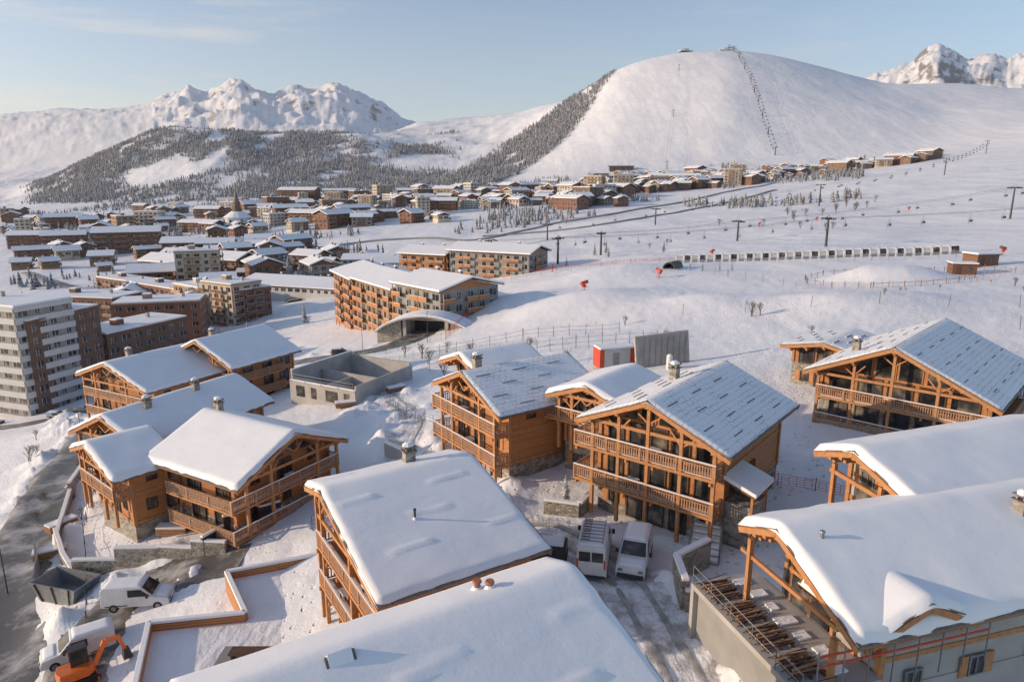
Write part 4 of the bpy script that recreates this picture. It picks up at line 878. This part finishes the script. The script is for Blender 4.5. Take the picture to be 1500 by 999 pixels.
# ---------------------------------------------------------------- vehicles
def wheel(b,x,y,r,w): 
    b.cyl((x,y-w/2,r),(x,y+w/2,r),r,r,16,rubber); b.cyl((x,y-w/2-.01,r),(x,y+w/2+.01,r),r*.55,r*.55,10,metal)
def van(name,loc,rz,L=5.,H=2.0,Wd=1.95,paint=whitep,hood=1.1,snowy=True,rack=False):
    e=empty(name,loc,rz); b=MB()
    z0=.32; pr=[(-L/2,z0+.1),(-L/2,H*.93),(-L/2+.15,H),(L/2-hood-.85,H),(L/2-hood-.05,H*.60),(L/2-.12,H*.50),(L/2,H*.36),(L/2,z0)]
    pr=pr[::-1]
    n=len(pr); vs=[]
    for sy in (-1,1):
        for x,z in pr: vs.append((x,sy*(Wd/2-(.12 if z>H*.7 else 0)),z))
    b.add(vs,[tuple(range(n)),tuple(range(2*n-1,n-1,-1))]+[(i,n+i,n+(i+1)%n,(i+1)%n) for i in range(n)],paint); b.obj('body',e,bevel=.06)
    b=MB()
    xw0,xw1=L/2-hood-.8,L/2-hood-.1
    b.add([(xw0+.03,-Wd/2+.2,H*.965),(xw0+.03,Wd/2-.2,H*.965),(xw1+.03,Wd/2-.12,H*.64),(xw1+.03,-Wd/2+.12,H*.64)],[(0,1,2,3)],glass)
    for sy in (-1,1):
        y=sy*(Wd/2+.004); yt=sy*(Wd/2-.055)
        b.add([(xw0-1.,yt,H*.9),(xw0-.05,yt,H*.9),(xw1-.12,y,H*.62),(xw0-1.,y,H*.62)],[(0,1,2,3)],glass)
        b.box(L/2-.02,L/2+.01,sy*(Wd/2-.3)-.15,sy*(Wd/2-.3)+.15,H*.36,H*.45,metal)
        b.box(-L/2-.015,-L/2,sy*(Wd/2-.15)-.06,sy*(Wd/2-.15)+.06,H*.4,H*.65,red)
        b.box(xw1-.35,xw1-.2,sy*(Wd/2+.15)-.1,sy*(Wd/2+.15)+.1,H*.6,H*.72,dmetal)
        b.box(-L/2+.3,xw0-1.1,min(y,y+sy*.01),max(y,y+sy*.01),.5,.58,dmetal)
    b.box(-L/2-.012,-L/2,-Wd/2+.25,-.04,H*.58,H*.85,glass); b.box(-L/2-.012,-L/2,.04,Wd/2-.25,H*.58,H*.85,glass)
    b.box(L/2-.01,L/2+.05,-Wd/2+.1,Wd/2-.1,z0-.05,z0+.25,dmetal); b.box(-L/2-.05,-L/2,-Wd/2+.1,Wd/2-.1,z0,z0+.2,dmetal)
    b.obj('glazing_and_lights',e)
    b=MB()
    for x in (-L/2+.9,L/2-.85):
        for sy in (-1,1): wheel(b,x,sy*(Wd/2-.12),.34,.24)
    b.obj('wheels',e)
    if snowy:
        snowfield('roof_snow',e,-L/2+.1,L/2-hood-.85,-Wd/2+.15,Wd/2-.15,lambda X:0*X+H,.12,snow_roof,step=.15)
        snowfield('bonnet_snow',e,L/2-hood+.05,L/2-.15,-Wd/2+.12,Wd/2-.12,lambda X:H*.6-(X-(L/2-hood))*H*.1/hood,.07,snow_roof,step=.12,skirt=.05)
    if rack:
        b=MB()
        for y in (-.7,.7): b.beam((-L/2+.2,y,H+.25),(L/2-hood-1,y,H+.25),.06,.06,metal)
        for i in range(7): x=-L/2+.3+i*(L-hood-1.6)/6; b.beam((x,-.7,H+.27),(x,.7,H+.27),.05,.05,metal)
        for i in range(9): x=-L/2+.3+i*(L-hood-1.6)/8; b.beam((x,.2,H+.36),(x,.6,H+.36),.04,.04,dmetal)
        for y in (.2,.6): b.beam((-L/2+.2,y,H+.36),(L/2-hood-1,y,H+.36),.05,.05,metal)
        b.obj('ladder_rack',e)
    return e
def gp(x,y): return (x,y,gz(x,y)+.05)
van('white_van',gp(5.6,42),R_(78),5.4,2.5,2.05,rack=True,snowy=True)
van('white_van',gp(8.3,41.6),R_(252),4.7,1.95,1.9)
van('white_van',gp(-28.8,47),R_(8),4.9,1.95,1.9,snowy=True)
van('white_van',gp(-31,42.6),R_(215),4.6,1.9,1.9,snowy=True)
van('parked_car',gp(1.6,42.4),R_(170),4.3,1.45,1.8,paint=dmetal,hood=1.2)
for (x,y,r,pm) in ((-60,158,20,bluep),(-38,148,10,dmetal),(-100,143,5,whitep),(-92,144,12,dmetal),(-66,108,105,dmetal),(-118,147,0,redbr)):
    van('parked_car',gp(x,y),R_(r),4.3,1.5,1.8,paint=pm,hood=1.2)
e=empty('mini_excavator',gp(-29.2,39.8),R_(40)); b=MB()
for sy in (-.65,.65):
    b.prism([(-.9,.0),(.9,.0),(1.15,.28),(.9,.55),(-.9,.55),(-1.15,.28)],sy-.17,sy+.17,rubber)
b.obj('tracks',e)
b=MB(); b.prismz([(-1.1,-.7),(.5,-.75),(.9,-.4),(.9,.4),(.5,.75),(-1.1,.7),(-1.3,0)],.6,1.25,orange); b.obj('house',e,bevel=.06)
b=MB(); b.box(-.35,.6,-.05,.65,1.25,2.35,glass); b.box(-.42,.67,-.1,.7,2.35,2.45,dmetal)
for x in (-.38,.6):
    for y in (-.08,.64): b.box(x,x+.07,y,y+.07,1.25,2.4,dmetal)
b.obj('cab',e)
b=MB(); b.beam((.9,-.3,1.),(1.7,-.3,2.5),.22,.3,orange); b.beam((1.7,-.3,2.5),(2.5,-.3,2.4),.2,.28,orange); b.beam((2.5,-.3,2.5),(2.8,-.3,1.3),.16,.22,orange); b.beam((1.,-.3,1.5),(1.8,-.3,2.2),.08,.08,metal)
b.prism([(2.6,.7),(3.2,.75),(3.05,1.3),(2.7,1.35)],-.65,.05,dmetal); b.beam((1.0,-.9,.2),(1.0,.9,.2),.1,.4,orange) ; b.obj('boom_and_bucket',e)
b=MB(); o_=[(-1.5,-1.,0),(1.5,-1.,0),(1.5,1.,0),(-1.5,1.,0),(-2.1,-1.2,1.5),(2.1,-1.2,1.5),(2.1,1.2,1.5),(-2.1,1.2,1.5),(-2.,-1.1,1.5),(2.,-1.1,1.5),(2.,1.1,1.5),(-2.,1.1,1.5),(-1.4,-.9,.3),(1.4,-.9,.3),(1.4,.9,.3),(-1.4,.9,.3)]
b.add(o_,[(0,1,5,4),(1,2,6,5),(2,3,7,6),(3,0,4,7),(4,5,9,8),(5,6,10,9),(6,7,11,10),(7,4,8,11),(8,9,13,12),(9,10,14,13),(10,11,15,14),(11,8,12,15),(12,13,14,15)],metal)
for x in (-1.2,0,1.2): b.beam((x,-1.02,0),(x*1.3,-1.24,1.5),.08,.08,dmetal)
place('waste_skip',b.mesh('waste_skip'),-36.5,50,-15,1.1)
b=MB(); b.box(-2,2,-.05,.05,0,1.8,metal); b.box(-2,2,-.09,-.05,.85,.95,dmetal); sp_=b.mesh('panel'); place('site_panel',sp_,-41.5,53.5,-60); place('site_panel',sp_,-44,57,-55)
b=MB(); b.cyl((0,0,-.5),(0,0,6.5),.06,.045,8,dmetal); b.beam((0,0,6.4),(1.0,0,6.6),.06,.06,dmetal); b.box(.8,1.4,-.12,.12,6.55,6.65,metal)
lp=b.mesh('street_lamp')
for (x,y,r) in ((-55.5,83,180),(-43.5,52.5,180),(-70,122,180),(-34,151,0),(-18,142,90),(-63,100,0)): place('street_lamp',lp,x,y,r)
px,py=-23.4,52.8; pz=gz(px,py)
J=[(0,0,.95),(0,0,1.2),(0,0,1.42),(0,0,1.54),(.09,0,.92),(.11,.05,.5),(.1,-.02,.06),(-.09,0,.92),(-.11,-.03,.5),(-.1,-.12,.06),(.2,0,1.4),(.27,.05,1.13),(.24,.2,.95),(-.2,0,1.4),(-.27,.02,1.13),(-.25,.12,.9)]
E=[(0,1),(1,2),(2,3),(0,4),(4,5),(5,6),(0,7),(7,8),(8,9),(2,10),(10,11),(11,12),(2,13),(13,14),(14,15)]
me=bpy.data.meshes.new('worker'); me.from_pydata(J,E,[]); me.materials.append(jacket); pe=empty('construction_worker',(px,py,pz),.6)
po=bpy.data.objects.new('clothed_body',me); COL.objects.link(po); po.parent=pe; md=po.modifiers.new('s','SKIN'); po.modifiers.new('ss','SUBSURF').levels=1
rad=[.16,.17,.15,.06,.1,.075,.06,.1,.075,.06,.08,.06,.045,.08,.06,.045]
for i,r in enumerate(rad): me.skin_vertices[0].data[i].radius=(r,r*.8)
me.skin_vertices[0].data[0].use_root=True
b=MB(); b.cyl((0,0,1.52),(0,.01,1.64),.075,.1,10,skin); b.cyl((0,.01,1.64),(0,0,1.70),.1,.09,10,skin); b.cyl((0,0,1.69),(0,0,1.80),.125,.07,10,orange); b.obj('head_and_helmet',pe,smooth=True)
# ---------------------------------------------------------------- thin valley haze (real volume)
m=bpy.data.materials.new('valley_haze'); m.use_nodes=True; nt=m.node_tree; nt.nodes.clear(); vs_=nt.nodes.new('ShaderNodeVolumeScatter'); vs_.inputs['Density'].default_value=4.e-5; vs_.inputs['Color'].default_value=(.95,.96,1,1); vs_.inputs['Anisotropy'].default_value=.35
ou=nt.nodes.new('ShaderNodeOutputMaterial'); nt.links.new(vs_.outputs[0],ou.inputs['Volume'])
b=MB(); b.box(-9000,9000,-600,9400,-300,1300,m); b.obj('valley_haze')
# ---------------------------------------------------------------- light
EL,AZ=R_(14),R_(-97)
S=Vector((math.sin(AZ)*math.cos(EL),math.cos(AZ)*math.cos(EL),math.sin(EL)))
l=bpy.data.lights.new('sun','SUN'); l.energy=4.9; l.angle=R_(.7); l.color=(1.,.75,.52)
lo=bpy.data.objects.new('sun',l); COL.objects.link(lo); lo.rotation_euler=S.to_track_quat('Z','Y').to_euler(); lo.location=(0,0,60)
w=bpy.data.worlds.new('World'); SC.world=w; w.use_nodes=True; nt=w.node_tree; bg=nt.nodes['Background']
sk=nt.nodes.new('ShaderNodeTexSky'); sk.sky_type='NISHITA'; sk.sun_disc=False; sk.sun_elevation=EL; sk.sun_rotation=AZ%(2*math.pi); sk.altitude=1800; sk.air_density=1.; sk.dust_density=2.2; sk.ozone_density=1.6
tc=nt.nodes.new('ShaderNodeTexCoord'); mp=nt.nodes.new('ShaderNodeMapping'); mp.inputs['Scale'].default_value=(1.6,1.6,14); mp.inputs['Rotation'].default_value=(.06,.05,0); nt.links.new(tc.outputs['Generated'],mp.inputs[0])
sz=nt.nodes.new('ShaderNodeSeparateXYZ'); nt.links.new(tc.outputs['Generated'],sz.inputs[0])
lf=ramp(nt,mth(nt,'MULTIPLY',sz.outputs[0],-1.),[(.05,(.35,.35,.35)),(.45,(1,1,1))])
cl=mth(nt,'MULTIPLY',ramp(nt,noise(nt,mp.outputs[0],1.6,7,.62),[(.50,(0,0,0)),(.68,(.5,.5,.5))]),lf)
hz=ramp(nt,sz.outputs[2],[(0,(.5,.5,.5)),(.12,(.27,.27,.27)),(.30,(.04,.04,.04)),(.8,(0.0,0.0,0.0))])
c1=mix(nt,hz,sk.outputs[0],(4.1,3.95,3.65))
nt.links.new(mix(nt,cl,c1,(5.0,4.55,4.1)),bg.inputs[0]); bg.inputs[1].default_value=.185
c=bpy.data.cameras.new('camera'); c.lens=24; c.sensor_width=36; c.clip_end=30000; c.clip_start=.5; co_=bpy.data.objects.new('camera',c); COL.objects.link(co_); co_.location=(0,0,25); co_.rotation_euler=(R_(77),0,0); SC.camera=co_
SC.view_settings.view_transform='Standard'; SC.view_settings.look='None'; SC.view_settings.exposure=0
